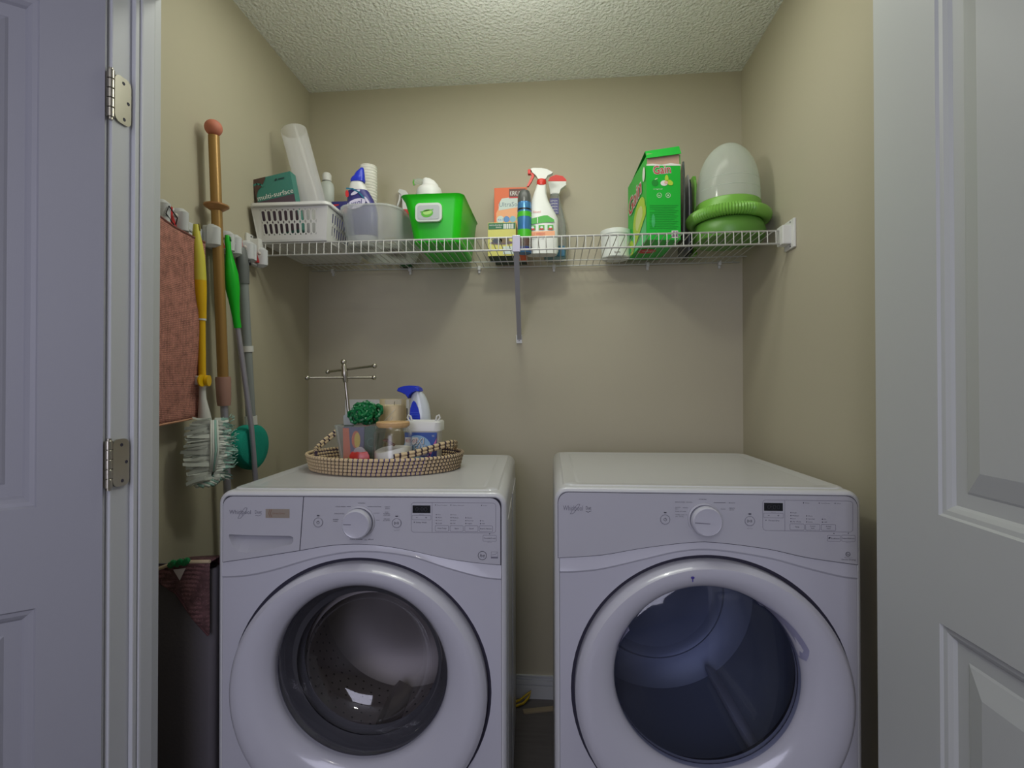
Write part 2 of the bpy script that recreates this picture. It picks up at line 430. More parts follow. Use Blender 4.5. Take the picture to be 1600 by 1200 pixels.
def machine(kind, loc, rz, H, label):
    wsh = kind == 'washer'
    t = thing('washing_machine' if wsh else 'tumble_dryer', label, 'washing machine' if wsh else 'dryer', loc, rz)
    dep = 0.68 if wsh else 0.67
    top = 0.962 if wsh else 0.975
    A = [(0.012, 0.806), (0.097, 0.819), (0.2, 0.836), (0.27, 0.848), (0.345, 0.852), (0.43, 0.844), (0.549, 0.820), (0.62, 0.811), (0.672, 0.807)] if wsh else \
        [(0.010, 0.822), (0.109, 0.831), (0.197, 0.848), (0.298, 0.863), (0.355, 0.866), (0.482, 0.853), (0.565, 0.836), (0.675, 0.822)]
    B = [(0.0, 0.770), (0.06, 0.773), (0.124, 0.785), (0.246, 0.820), (0.345, 0.834), (0.459, 0.824), (0.549, 0.797), (0.63, 0.777), (0.686, 0.772)] if wsh else \
        [(0.0, 0.788), (0.05, 0.790), (0.109, 0.798), (0.196, 0.820), (0.283, 0.842), (0.355, 0.848), (0.482, 0.832), (0.565, 0.811), (0.64, 0.794), (0.686, 0.789)]
    cx, cz = (0.342, 0.512) if wsh else (0.352, 0.522)
    Ro = 0.300 if wsh else 0.306
    gx, gz, rg = (0.345, 0.556, 0.203) if wsh else (0.343, 0.563, 0.2065)
    # cabinet shell: open at the front, rounded at the upper corners
    def outline(ins, rr=0.030):
        x0, x1, z0, z1 = ins, W - ins, 0.02 + ins, H - ins; r = max(0.004, rr - ins)
        pts = [(x0, z0), (x1, z0)]
        for i in range(7): pts.append((x1 - r + r * math.cos(R(15 * i)), z1 - r + r * math.sin(R(15 * i))))
        for i in range(7): pts.append((x0 + r - r * math.sin(R(15 * i)), z1 - r + r * math.cos(R(15 * i))))
        return pts
    b = MB()
    L = []
    for ins, d in ((0.013, 0.004), (0.0115, 0.001), (0.009, 0.0), (0.005, 0.0018), (0.0018, 0.0055), (0.0, 0.013), (0.0, dep - 0.01), (0.006, dep)):
        L.append([(x, d, z) for x, z in outline(ins)])
    b.rings(L, ENAMEL, (False, True))
    b.box(0.02, W - 0.02, 0.02, dep - 0.03, 0.021, 0.03, ENAMEL)
    b.build('cabinet', t)
    for x in (0.05, W - 0.05):
        for y in (0.06, dep - 0.06):
            b = MB(); b.lathe([(0.02, 0), (0.02, 0.012), (0.01, 0.014), (0.01, 0.022)], BLACK, (x, y, 0), 14); b.build('foot', t)
    # stepped top
    b = MB(); L = []
    for i, z in ((0.020, H - 0.002), (0.024, H + 0.0022), (0.045, H + 0.0028), (0.056, H - 0.0006), (0.062, H + 0.0004)):
        L.append([(x, y, z) for x, y in rrect(i, W - i, i, dep - i, 0.02)])
    b.rings(L, ENAMEL, (False, True)); b.build('top_panel', t)
    # side embossing seen past the front
    b = MB()
    b.box(W, W + 0.0018, 0.05, 0.30, 0.06, 0.90, ENAMEL, 0.0008); b.box(W, W + 0.003, 0.36, dep - 0.05, 0.06, 0.90, ENAMEL, 0.001)
    b.build('side_panel', t)
    # dark backing that shows in the seams
    b = MB()
    if wsh:
        plate_hole(b, [(0.013, 0.033), (W - 0.013, 0.033), (W - 0.013, 0.815)] + [(W * i / 20, min(0.815, interp(A, W * i / 20)) + 0.008) for i in range(19, 0, -1)] + [(0.013, 0.812)], (gx, gz), rg * 0.99, 0.007, SEAM)
        b.box(0.012, 0.022, 0.006, 0.007, 0.80, 0.955, SEAM); b.box(0.025, W - 0.02, 0.006, 0.007, 0.945, H - 0.012, SEAM)
        b.box(0.1915, 0.2145, 0.006, 0.007, 0.83, 0.955, SEAM); b.box(W - 0.035, W - 0.012, 0.006, 0.007, 0.80, 0.955, SEAM)
    else: plate_hole(b, [(x, z) for x, z in outline(0.012)], (gx, gz - 0.0), rg * 0.99, 0.007, SEAM)
    b.build('seam_backing', t)
    # front panel under the arch
    g = 0.0009
    us = [0.0125 + (W - 0.025) * i / 40 for i in range(41)]
    poly = [(0.0125, 0.033), (W - 0.0125, 0.033)] + [(u, interp(B, u) - g) for u in us[::-1]]
    b = MB(); plate_hole(b, poly, (cx, cz), Ro + 0.0085, 0.0005, FACE); b.build('front_panel', t)
    # arched band between control panel and front panel
    b = MB()
    lo = [[(u, 0.0008, interp(B, u) - g), (u, -0.0010, interp(B, u) + 0.0006), (u, -0.0035, interp(B, u) + 0.004), (u, -0.0005, interp(B, u) * 0.4 + (interp(A, max(0.0125, u))) * 0.6), (u, 0.0012, interp(A, u) - g)] for u in us]
    b.rings(lo, FACE, (True, True), closed=False); b.build('arched_band', t)
    # control fascia: rounded upper corners, arched lower edge
    def fascia(u0, u1, rl, rr_, name, skewl=0, skewr=0, hole=None):
        b = MB(); n = 30
        low = [(u0 + skewl * 0 + (u1 - u0) * i / n, 0) for i in range(n + 1)]
        pl = [(u, interp(A, u) + g * 1.1) for u, _ in low]
        if skewl: pl[0] = (pl[0][0], pl[0][1])
        up = []
        r = 0.024
        if rr_:
            up += [(u1 - r + r * math.cos(R(15 * i)), top - r + r * math.sin(R(15 * i))) for i in range(7)]
        else: up += [(u1 + skewr, top)]
        if rl: up += [(u0 + r - r * math.sin(R(15 * i)), top - r + r * math.cos(R(15 * i))) for i in range(7)]
        else: up += [(u0 + skewl, top)]
        P0 = pl + up; mx_ = sum(p[0] for p in P0) / len(P0); mz_ = sum(p[1] for p in P0) / len(P0)
        e_ = MB(); e_.rings([[(x, -0.0006, z) for x, z in P0]] + [[(x + 0.0012 * (1 if x > mx_ else -1), -0.0006, z + 0.0012 * (1 if z > mz_ else -1)) for x, z in P0]], SEAM, (False, False), smooth=False); e_.build('panel_seam', t)
        if hole:
            P_ = pl + up; cc = (sum(p[0] for p in hole) / len(hole), sum(p[1] for p in hole) / len(hole))
            inn = plate_hole(b, P_, cc, 1, -0.0015, FASCIA, 40, hole)
            n2 = len(P_)
            b.add([(x, -0.0015, z) for x, z in P_] + [(x, 0.004, z) for x, z in P_], [(i, (i + 1) % n2, n2 + (i + 1) % n2, n2 + i) for i in range(n2)], FASCIA)
            zt = max(p[1] for p in hole)
            L = [[(x, -0.0015, z) for x, z in inn]]
            for f_, y_ in ((0.10, 0.001), (0.45, 0.011), (0.80, 0.022), (0.97, 0.030)):
                L.append([(cc[0] + (x - cc[0]) * (1 - 0.10 * f_), y_, z + (zt - 0.0008 - z) * f_ * 0.86) for x, z in inn])
            b.rings(L, FASCIA, (False, True))
        else: b.prism(pl + up, -0.0015, 0.004, FASCIA)
        return b.build(name, t)
    if wsh:
        pocket = [(0.028, 0.8725), (0.08, 0.8712), (0.13, 0.8705), (0.176, 0.8700), (0.1825, 0.867), (0.1825, 0.858), (0.178, 0.851), (0.16, 0.8465), (0.13, 0.839), (0.10, 0.8315), (0.07, 0.8285), (0.05, 0.833), (0.036, 0.848), (0.028, 0.866)]
        dw = fascia(0.0135, 0.1975, True, False, 'detergent_drawer', skewr=0.009, hole=pocket)
        cp = fascia(0.1995, 0.6715, False, True, 'control_panel', skewl=0.009)
    else:
        cp = fascia(0.009, 0.675, True, True, 'control_panel')
    # ---- door
    d = MB()
    n = 96
    def loop(c, r, y): return [(c[0] + r * math.cos(2 * PI * i / n), y, c[1] + r * math.sin(2 * PI * i / n)) for i in range(n)]
    def lerp(s_): return (cx + (gx - cx) * s_, cz + (gz - cz) * s_), Ro + (rg - Ro) * s_
    prof = [(0.0, 0.006), (0.0, -0.016), (0.02, -0.026), (0.07, -0.034), (0.16, -0.041), (0.35, -0.043), (0.6, -0.038), (0.8, -0.029), (0.92, -0.020), (0.975, -0.013), (1.0, -0.004), (1.0, 0.02)]
    L = []
    for s_, y in prof:
        c_, r_ = lerp(s_); L.append(loop(c_, r_, y))
    d.rings(L, RING, (False, False)); door = d.build('door', t)
    b = MB(); b.rings([loop((cx, cz), Ro + 0.009, 0.0015), loop((cx, cz), Ro + 0.002, 0.0062), loop((cx, cz), Ro - 0.01, 0.0062)], SEAM, (False, False)); b.build('door_gasket', t)
    # window
    b = MB()
    if wsh:
        pr = [(1.0, -0.003), (0.97, 0.004), (0.93, 0.02), (0.86, 0.055), (0.78, 0.085), (0.60, 0.105), (0.3, 0.115), (0.02, 0.118)]
    else:
        pr = [(1.0, -0.006), (0.97, -0.009), (0.6, -0.014), (0.02, -0.016)]
    b.rings([loop((gx, gz), rg * s_, y) for s_, y in pr], WGLASS if wsh else DGLASS, (False, True)); b.build('window_glass', door)
    if wsh:
        b = MB(); b.rings([loop((gx, gz), rg * 1.0, 0.008), loop((gx, gz - 0.004), rg * 0.93, 0.03), loop((gx, gz - 0.006), rg * 0.86, 0.045), loop((gx, gz - 0.006), rg * 0.90, 0.06), loop((gx, gz - 0.006), rg * 0.83, 0.075), loop((gx, gz - 0.006), rg * 1.15, 0.10)], RUBBER, (False, False)); b.build('rubber_gasket', t)
        b = MB()
        dc = (gx, gz - 0.03); rd = 0.262
        b.rings([loop(dc, rg * 0.86, 0.10), loop(dc, rd - 0.01, 0.115), loop(dc, rd, 0.13), loop(dc, rd, 0.44), loop(dc, rd - 0.03, 0.47), loop(dc, 0.12, 0.485), loop(dc, 0.05, 0.46), loop(dc, 0.01, 0.455)], STEEL, (False, True)); dr_ = b.build('drum', t)
        b = MB()
        for ring_y in [0.15 + 0.032 * k for k in range(9)]:
            for k in range(30):
                a = R(180 + 6 * k) + (ring_y * 20 % 1) * R(6)
                p = Vector((dc[0] + (rd - 0.001) * math.cos(a), ring_y, dc[1] + (rd - 0.001) * math.sin(a)))
                nrm = Vector((-math.cos(a), 0, -math.sin(a))); tn = Vector((-math.sin(a), 0, math.cos(a)))
                b.add([tuple(p + tn * 0.0035 * math.cos(2 * PI * q / 8) + Vector((0, 1, 0)) * 0.0035 * math.sin(2 * PI * q / 8) + nrm * 0.0004) for q in range(8)], [list(range(8))], BLACK)
        q = b.build('perforation', dr_); q['kind'] = 'stuff'
        for a0 in (30, 150, 268):
            b = MB(); a = R(a0)
            ctr = Vector((dc[0], 0, dc[1])); e1 = Vector((math.cos(a), 0, math.sin(a))); e2 = Vector((-math.sin(a), 0, math.cos(a)))
            L = []
            for y, hh in ((0.15, 0.01), (0.18, 0.045), (0.38, 0.055), (0.43, 0.02)):
                L.append([tuple(ctr + e1 * (rd - q_[0] * hh) + e2 * q_[1] + Vector((0, y, 0))) for q_ in ((0, -0.035), (0.6, -0.018), (1, 0), (0.6, 0.018), (0, 0.035))])
            b.rings(L, STEEL, (True, True)); b.build('lifter', dr_)
    else:
        b = MB(); b.rings([loop((gx, gz), rg, 0.0), loop((gx, gz), rg * 1.01, 0.02), loop((gx, gz - 0.005), rg * 1.06, 0.05)], SEAM, (False, False)); b.build('opening_collar', t)
        dc = (gx - 0.005, gz - 0.02); rd = 0.30
        b = MB(); b.rings([loop(dc, rg * 1.12, 0.05), loop(dc, rd, 0.08), loop(dc, rd, 0.50), loop(dc, rd - 0.03, 0.53), loop(dc, 0.225, 0.545)], DRUMD, (False, False)); dr_ = b.build('drum', t)
        b = MB(); b.rings([loop(dc, 0.228, 0.546), loop(dc, 0.215, 0.53), loop(dc, 0.205, 0.535), loop(dc, 0.19, 0.55), loop(dc, 0.12, 0.552), loop(dc, 0.11, 0.545), loop(dc, 0.01, 0.545)], DRUMD, (False, True)); b.build('back_plate', dr_)
        for a0 in (-55, 65, 185):
            b = MB(); a = R(a0)
            ctr = Vector((dc[0], 0, dc[1])); e1 = Vector((math.cos(a), 0, math.sin(a))); e2 = Vector((-math.sin(a), 0, math.cos(a)))
            L = []
            for y, hh in ((0.11, 0.02), (0.15, 0.06), (0.46, 0.06), (0.5, 0.03)):
                L.append([tuple(ctr + e1 * (rd - q_[0] * hh) + e2 * q_[1] + Vector((0, y, 0))) for q_ in ((0, -0.016), (0.8, -0.008), (1, 0), (0.8, 0.008), (0, 0.016))])
            b.rings(L, FACE if a0 == -55 else DRUMD, (True, True)); b.build('lifter', dr_)
        # finger grip notches in the door ring
        GRM = mat('grip_recess', (150, 150, 176), 0.4)
        for a0, a1, wmx in ((15, 58, 0.023), (163, 148, 0.008)):
            b = MB(); L = []
            for i in range(17):
                f_ = i / 16; a = R(a0 + (a1 - a0) * f_); wd_ = wmx * (1 - f_) ** 0.8 * min(1, 0.35 + f_ * 6)
                L.append([(gx + (rg + q_ * wd_) * math.cos(a), y_, gz + (rg + q_ * wd_) * math.sin(a)) for q_, y_ in ((0.02, -0.006), (0.25, -0.0165), (0.7, -0.0235 - wd_ * 0.15), (1.0, -0.0285 - wd_ * 0.12))])
            b.rings(L, GRM, (False, False), closed=False); b.build('finger_grip', door)
        b = Decal((0.303, -0.0445, 0.800), (1, 0, 0), (0, 0, 1)); MK = mat('violet_mark', (70, 60, 150), 0.5)
        b.ell(0, 0, 0.004, 0.003, MK); b.rect(-0.001, 0.001, -0.009, 0, MK); b.build('ink_mark', door)
    # ---- knob
    kx, kz = (0.340, 0.9045) if wsh else (0.341, 0.918)
    b = MB(); b.M = Matrix.Translation((kx, -0.0015, kz)) @ Matrix.Rotation(PI / 2, 4, 'X')
    b.lathe([(0.0375, 0.0), (0.0372, 0.003), (0.034, 0.004)], FASCIA, n=48); b.build('dial_ring', cp)
    b = MB(); b.M = Matrix.Translation((kx, -0.0050, kz)) @ Matrix.Rotation(PI / 2, 4, 'X')
    b.lathe([(0.033, 0.0), (0.0335, 0.006)], SEAM, n=48, caps=(True, False)); b.lathe([(0.0335, 0.006), (0.0335, 0.012)], CHROME, n=48, caps=(False, False))
    b.lathe([(0.0335, 0.012), (0.0325, 0.022), (0.030, 0.0245), (0.0285, 0.0240), (0.001, 0.0250)], RING, n=48, caps=(False, True)); kn = b.build('knob', cp)
    b = Decal((kx, -0.0302, kz), (1, 0, 0), (0, 0, 1)); b.line([(-0.027, 0.001), (-0.010, 0.001)] if wsh else [(-0.028, -0.001), (0.004, -0.003)], 0.0016, INKL); b.build('pointer_line', kn)
    # round buttons
    for bx_, sym in (((0.243), 'p'), ((0.429), 's')) if wsh else (((0.253), 'p'), ((0.441), 's')):
        b = MB(); b.M = Matrix.Translation((bx_, -0.0015, kz - 0.0015)) @ Matrix.Rotation(PI / 2, 4, 'X')
        b.lathe([(0.0115, 0), (0.0112, 0.0012), (0.0104, 0.0014), (0.010, 0.0010), (0.0095, 0.0018), (0.0005, 0.0020)], FASCIA, n=32); bt = b.build('button', cp)
        q = Decal((bx_, -0.0035, kz - 0.0015), (1, 0, 0), (0, 0, 1))
        q.circ(0, 0, 0.0107, 0.0008, INKL); q.rect(-0.003, 0.003, 0.0148, 0.0172, INK)
        if sym == 'p': q.circ(0, 0, 0.0032, 0.0008, INK); q.line([(0, 0), (0, 0.0042)], 0.0008, INK)
        else:
            q.line([(-0.0052, -0.003), (-0.0052, 0.003), (-0.0008, 0)], 0.0009, INK, closed=True); q.rect(0.0012, 0.0022, -0.003, 0.003, INK); q.rect(0.0036, 0.0046, -0.003, 0.003, INK)
            q.text('Start / Pause', 0, -0.0175, 0.0018, INKL, align='C')
        q.build('button_print', bt)
    # display
    dx0, dx1, dz0, dz1 = (0.466, 0.508, 0.9265, 0.9445) if wsh else (0.473, 0.514, 0.940, 0.958)
    b = MB(); b.box(dx0, dx1, -0.0024, -0.0014, dz0, dz1, mat('lcd_black', (24, 26, 32), 0.2), 0.0004); dsp = b.build('display', cp)
    q = Decal(((dx0 + dx1) / 2, -0.0025, dz0 + 0.003), (1, 0, 0), (0, 0, 1))
    q.text('0:00', 0, 0.001, 0.0105, mat('lcd_digit', (44, 46, 52), 0.3), align='C', width=0.028); q.build('digits', dsp)
    # printed legend
    q = Decal((0, -0.0017, 0), (1, 0, 0), (0, 0, 1))
    T = q.text
    off = 0.0 if wsh else 0.0
    if wsh:
        T('Whirlpool', 0.029, 0.921, 0.010, INKL, width=0.052); q.line([(0.050, 0.9105), (0.056, 0.911), (0.068, 0.924), (0.072, 0.935), (0.067, 0.936), (0.054, 0.920), (0.050, 0.9105)], 0.0010, INKL)
        T('Duet', 0.091, 0.922, 0.0085, INKL, width=0.016); q.line([(0.092, 0.918), (0.1, 0.917), (0.107, 0.920)], 0.0009, INKL)
        TAN = mat('foil_badge', (168, 156, 142), 0.35, metal=0.3); BR = mat('badge_print', (140, 104, 84), 0.6)
        q.rect(0.1165, 0.174, 0.9125, 0.9335, TAN); q.line([(0.127, 0.932), (0.124, 0.923), (0.128, 0.914)], 0.0012, BR, 2); q.line([(0.131, 0.932), (0.128, 0.923), (0.132, 0.914)], 0.0012, BR, 2)
        T('Direct Drive', 0.134, 0.9215, 0.0035, BR, 2, width=0.029)
        z0 = 0.0
        T('NORMAL', 0.346, 0.9475, 0.0024, INK, align='C', width=0.017)
        for s_, x, z in (('COLD WASH', 0.284, 0.939), ('DELICATES', 0.281, 0.9225), ('RAPID', 0.278, 0.9085), ('WASH', 0.278, 0.9045)):
            T(s_, x, z, 0.0024, INK, width=0.0026 * len(s_))
        q.line([(0.311, 0.9405), (0.320, 0.9405)], 0.0007, INK); q.line([(0.299, 0.9075), (0.304, 0.9075)], 0.0007, INK)
        for s_, x, z in (('HEAVY', 0.407, 0.939), ('DUTY', 0.407, 0.935), ('ECO', 0.405, 0.927), ('NORMAL', 0.405, 0.9232), ('COTTON', 0.405, 0.9194), ('DRAIN', 0.405, 0.911), ('& SPIN', 0.405, 0.9072)):
            T(s_, x, z, 0.0023, INK, align='R' if x > 0.9 else 'C', width=0.0026 * len(s_))
        q.line([(0.360, 0.9405), (0.392, 0.9405)], 0.0007, INK); q.line([(0.374, 0.9255), (0.388, 0.9255)], 0.0007, INK); q.line([(0.380, 0.909), (0.388, 0.909)], 0.0007, INK)
        T('CLEAN WASHER', 0.318, 0.8625, 0.0028, INK, width=0.030); T('with', 0.352, 0.8620, 0.0018, INK, width=0.007); T('affresh', 0.361, 0.8625, 0.0032, INK, width=0.013, shear=0.2)
        bx0, bx1, bz0, bz1, bd = 0.463, 0.661, 0.8815, 0.951, 0.512
        cols = ((0.5195, ('Hot', 'Warm', 'Cool', 'Cold'), 'Wash Temp'), (0.5540, ('Fast', 'Medium', 'Slow', 'Off'), 'Spin'), (0.5885, ('Heavy', 'Normal', 'Light'), 'Soil'), (0.6225, ('On', 'Off'), 'Extra Rinse'))
        head = (('Door Locked', 0.520), ('Add a Garment', 0.556), ('Done', 0.628)); bw, bz = 0.031, 0.8845; boxt = 'Delay Wash'
    else:
        T('Whirlpool', 0.020, 0.9335, 0.012, INKL, width=0.046); q.line([(0.037, 0.9255), (0.043, 0.926), (0.056, 0.941), (0.059, 0.948), (0.054, 0.948), (0.042, 0.935), (0.037, 0.9255)], 0.0010, INKL)
        T('Duet', 0.073, 0.936, 0.0085, INK, width=0.012); q.line([(0.073, 0.932), (0.078, 0.930), (0.085, 0.933)], 0.0011, INK)
        T('NORMAL', 0.338, 0.9625, 0.0024, INK, align='C', width=0.017)
        for s_, x, z in (('DELICATES', 0.276, 0.9555), ('QUICK', 0.276, 0.9435), ('DRY', 0.276, 0.9395), ('Stay-Fresh', 0.276, 0.9345), ('TIMED DRY', 0.276, 0.9265), ('Air Only', 0.276, 0.9225)):
            T(s_, x, z, 0.0023, INK, width=0.0024 * len(s_))
        q.line([(0.300, 0.9565), (0.314, 0.9565)], 0.0007, INK); q.line([(0.293, 0.9435), (0.304, 0.9435)], 0.0007, INK); q.line([(0.299, 0.9275), (0.303, 0.9275)], 0.0007, INK)
        for s_, x, z in (('BULKY', 0.396, 0.9555), ('HEAVY', 0.396, 0.9435), ('DUTY', 0.397, 0.9395)): T(s_, x, z, 0.0023, INK, width=0.0026 * len(s_))
        q.line([(0.362, 0.9565), (0.388, 0.9565)], 0.0007, INK); q.line([(0.378, 0.9425), (0.388, 0.9425)], 0.0007, INK)
        bx0, bx1, bz0, bz1, bd = 0.470, 0.665, 0.8955, 0.9645, 0.518
        cols = ((0.529, ('High', 'Medium', 'Low', 'Air Only'), 'Temp'), (0.563, ('More', 'Normal', 'Less'), 'Dryness Level'), (0.597, ('On', 'Off'), 'Wrinkle Shield'))
        head = (('Damp', 0.559), ('Cool Down', 0.593), ('Done', 0.627)); bw, bz = 0.031, 0.898; boxt = 'Timed Dry'
    q.line(rrect(bx0, bx1, bz0, bz1, 0.007), 0.0007, INKL, closed=True); q.line([(bd, bz0), (bd, bz1)], 0.0007, INKL)
    for s_, x in head:
        q.ell(x, bz1 - 0.0055, 0.0011, 0.0014, INK, n=8); T(s_, x + 0.004, bz1 - 0.0065, 0.0019, INK, width=0.0021 * len(s_))
    for x, lst, nm in cols:
        q.line(rrect(x, x + bw, bz, bz + 0.0135, 0.002), 0.0007, INKL, closed=True)
        if len(nm) > 11:
            a_, c_ = nm.split(' '); T(a_, x + bw / 2, bz + 0.0080, 0.0025, INK, align='C'); T(c_, x + bw / 2, bz + 0.0035, 0.0025, INK, align='C')
        else: T(nm, x + bw / 2, bz + 0.0055, 0.0030, INK, align='C', width=min(0.027, 0.0024 * len(nm)))
        for i, s_ in enumerate(lst[::-1]):
            zz = bz + 0.0185 + 0.0067 * i
            q.ell(x + 0.0025, zz, 0.0011, 0.0013, INK, n=8); T(s_, x + 0.0055, zz - 0.001, 0.0022, INK, width=0.0024 * len(s_))
    zb = dz0 - 0.002
    T('hours / min', (dx0 + dx1) / 2, zb - 0.0022, 0.0016, INKL, align='C')
    q.line(rrect(dx0 - 0.001, dx1 + 0.001, zb - 0.0135, zb - 0.0035, 0.0015), 0.0006, INKL, closed=True)
    q.rect(dx0 + 0.008, dx0 + 0.012, zb - 0.0088, zb - 0.0081, INK); q.rect(dx1 - 0.012, dx1 - 0.008, zb - 0.0088, zb - 0.0081, INK); q.rect(dx1 - 0.0104, dx1 - 0.0097, zb - 0.0105, zb - 0.0065, INK)
    q.ell(dx0 + 0.004, zb - 0.0195, 0.0011, 0.0013, INK, n=8); T(boxt, dx0 + 0.009, zb - 0.0212, 0.0030, INK, width=0.024)
    if wsh:
        q.line(rrect(0.631, 0.662, 0.8625, 0.8765, 0.002), 0.0007, INKL, closed=True); T('TumbleFresh', 0.6465, 0.868, 0.0028, INK, align='C', width=0.028); T('hold 3 sec', 0.6465, 0.8595, 0.0018, INKL, align='C'); q.ell(0.6465, 0.8795, 0.001, 0.0015, INK, n=8)
        q.circ(0.6295, 0.829, 0.0098, 0.0012, INK); T('he', 0.6295, 0.8255, 0.0085, INK, align='C', shear=0.25, width=0.012)
        q.line([(0.650, 0.838), (0.6655, 0.838), (0.6655, 0.823), (0.650, 0.823)], 0.0006, INKL, closed=True); q.rect(0.650, 0.6655, 0.823, 0.8265, INKL); q.line([(0.652, 0.831), (0.660, 0.832), (0.664, 0.836)], 0.0008, INKL)
    else:
        q.line(rrect(0.610, 0.638, 0.874, 0.8875, 0.002), 0.0007, INKL, closed=True); q.line(rrect(0.6405, 0.6695, 0.8745, 0.8885, 0.002), 0.0007, INKL, closed=True)
        q.ell(0.6145, 0.8815, 0.0026, 0.0016, INK, rot=0.6, n=10); T('EcoBoost', 0.618, 0.879, 0.0030, INK, width=0.018); T('SteamRefresh', 0.655, 0.880, 0.0028, INK, align='C', width=0.026)
        T('hold 3 sec', 0.655, 0.871, 0.0018, INKL, align='C'); q.ell(0.624, 0.8915, 0.001, 0.0014, INK, n=8); q.ell(0.655, 0.8925, 0.001, 0.0014, INK, n=8)
        q.circ(0.654, 0.846, 0.0045, 0.0012, INK); T('he', 0.654, 0.8440, 0.0045, INK, align='C', shear=0.2); T('High Efficiency', 0.655, 0.8375, 0.0018, INKL, align='C', width=0.018); T('Sensor Drying', 0.655, 0.8325, 0.0034, INK, align='C', width=0.030)
    o = q.build('printed_legend', cp); o['kind'] = 'stuff'
    return t
machine('washer', (-0.796, 1.156, 0), 0.0465, 0.975, 'white front-loading washer with steel drum and the woven tray on top')
machine('dryer', (0.0, 1.202, 0), 0.0085, 0.987, 'white front-loading dryer with bluish dark window beside the right wall')


# ================================================================== wire shelf
SY0, SY1, SZF, SZB, LIP = 1.630, 2.015, 1.7025, 1.701, 1.660
SX0, SX1 = -0.968, 0.690
sh = thing('wire_shelf', 'white coated wire shelf across the back wall holding the cleaning supplies', 'shelf', (0, SY0, SZF))
def rel(p): return (p[0], p[1] - SY0, p[2] - SZF)
def rod(name, x0, x1, y, z, r):
    b = MB(); b.cyl(rel((x0, y, z)), rel((x1, y, z)), r, WIRE, 8); return b.build(name, sh)
rod('front_rod', SX0, SX1, SY0, SZF - 0.002, 0.0031)
rod('lip_rod', SX0, SX1, SY0 - 0.003, LIP, 0.0031)
rod('middle_rod', SX0 - 0.01, 0.700, 1.925, 1.6975, 0.0022)
rod('back_rod', SX0 - 0.02, 0.705, SY1, 1.698, 0.0028)
b = MB()
b.tube([(0, SY1 + 0.002 - SY0, SZB - SZF), (0, 0.004, 0.0008), (0, -0.001, -0.001), (0, -0.004, -0.008), (0, -0.005, LIP - SZF + 0.0)], 0.0015, WIRE, 5)
w0 = b.build('cross_wire', sh)
NWIRE = 66
for i in range(NWIRE):
    x = SX0 + 0.012 + i * (SX1 - SX0 - 0.024) / (NWIRE - 1)
    o = w0 if i == 0 else w0.copy()
    if i: C.objects.link(o); o.parent = sh
    o.location = (x, 0, 0)
for x in (-0.900, -0.578, -0.297, 0.0, 0.362, 0.633):
    b = MB(); b.box(x - 0.006, x + 0.006, 2.012 - SY0, YB - SY0, 1.688 - SZF, 1.705 - SZF, WHITEP, 0.002)
    b.box(x - 0.0045, x + 0.0045, 2.020 - SY0, YB - SY0, 1.677 - SZF, 1.690 - SZF, WHITEP, 0.002); b.build('wall_clip', sh)
for x0, x1, xw, sg in ((0.689, XR - 0.006, XR, 1), (XL + 0.006, -0.967, XL, -1)):
    b = MB(); b.box(x0, x1, 1.606 - SY0, 1.648 - SY0, 1.654 - SZF, 1.712 - SZF, WHITEP, 0.003)
    a_, c_ = sorted((xw, xw - sg * 0.008)); b.box(a_, c_, 1.590 - SY0, 1.655 - SY0, 1.640 - SZF, 1.728 - SZF, WHITEP, 0.003)
    e = b.build('end_bracket', sh)
    for z in (1.647, 1.720):
        q = MB(); q.M = Matrix.Translation((xw - sg * 0.0083, 1.612 - SY0, z - SZF)) @ Matrix.Rotation(PI / 2, 4, 'Y'); q.lathe([(0.003, 0), (0.003, 0.0008)], SEAM, n=8); q.build('screw', e)
# diagonal brace
b = MB()
p0 = Vector((-0.120, 1.623, 1.700)); p1 = Vector((-0.137, 2.022, 1.415))
d = (p1 - p0).normalized(); n_ = d.cross(Vector((1, 0, 0))).normalized()
def bar(b, a, c, hw, ht, m):
    L = []
    for p in (a, c): L.append([rel(p + Vector((s_ * hw, 0, 0)) + n_ * t_ * ht) for s_, t_ in ((-1, -1), (1, -1), (1, 1), (-1, 1))])
    b.rings(L, m, (True, True), smooth=False)
b.box(-0.132, -0.107, 1.619 - SY0, 1.627 - SY0, 1.652 - SZF, 1.7045 - SZF, SILVER, 0.001)
bar(b, p0 + Vector((0, 0.004, -0.040)), p1, 0.0085, 0.006, mat('brace_steel', (176, 176, 184), 0.4, metal=0.2))
br = b.build('brace', sh)
b = MB(); b.box(-0.150, -0.126, 2.022 - SY0, YB - SY0, 1.396 - SZF, 1.430 - SZF, WHITEP, 0.002)
b.box(-0.1395, -0.1365, 2.0205 - SY0, 2.0225 - SY0, 1.405 - SZF, 1.408 - SZF, SEAM); b.build('brace_foot', sh)

DZ = 1.7045          # top of the deck
# ---------------- generic makers
def superell(cx, cy, z, hx, hy, n=28, e=2.6):
    out = []
    for k in range(n):
        t = 2 * PI * k / n; c_, s_ = math.cos(t), math.sin(t)
        out.append((cx + hx * math.copysign(abs(c_) ** (2 / e), c_), cy + hy * math.copysign(abs(s_) ** (2 / e), s_), z))
    return out
def body(b, secs, m, e=2.6, caps=(True, True), n=28):     # secs: z, x0, x1, y0, y1
    b.rings([superell((x0 + x1) / 2, (y0 + y1) / 2, z, abs(x1 - x0) / 2, abs(y1 - y0) / 2, n, e) for z, x0, x1, y0, y1 in secs], m, caps)
def rbox(z, x0, x1, y0, y1, r): return [(x, y, z) for x, y in rrect(x0, x1, y0, y1, r)]

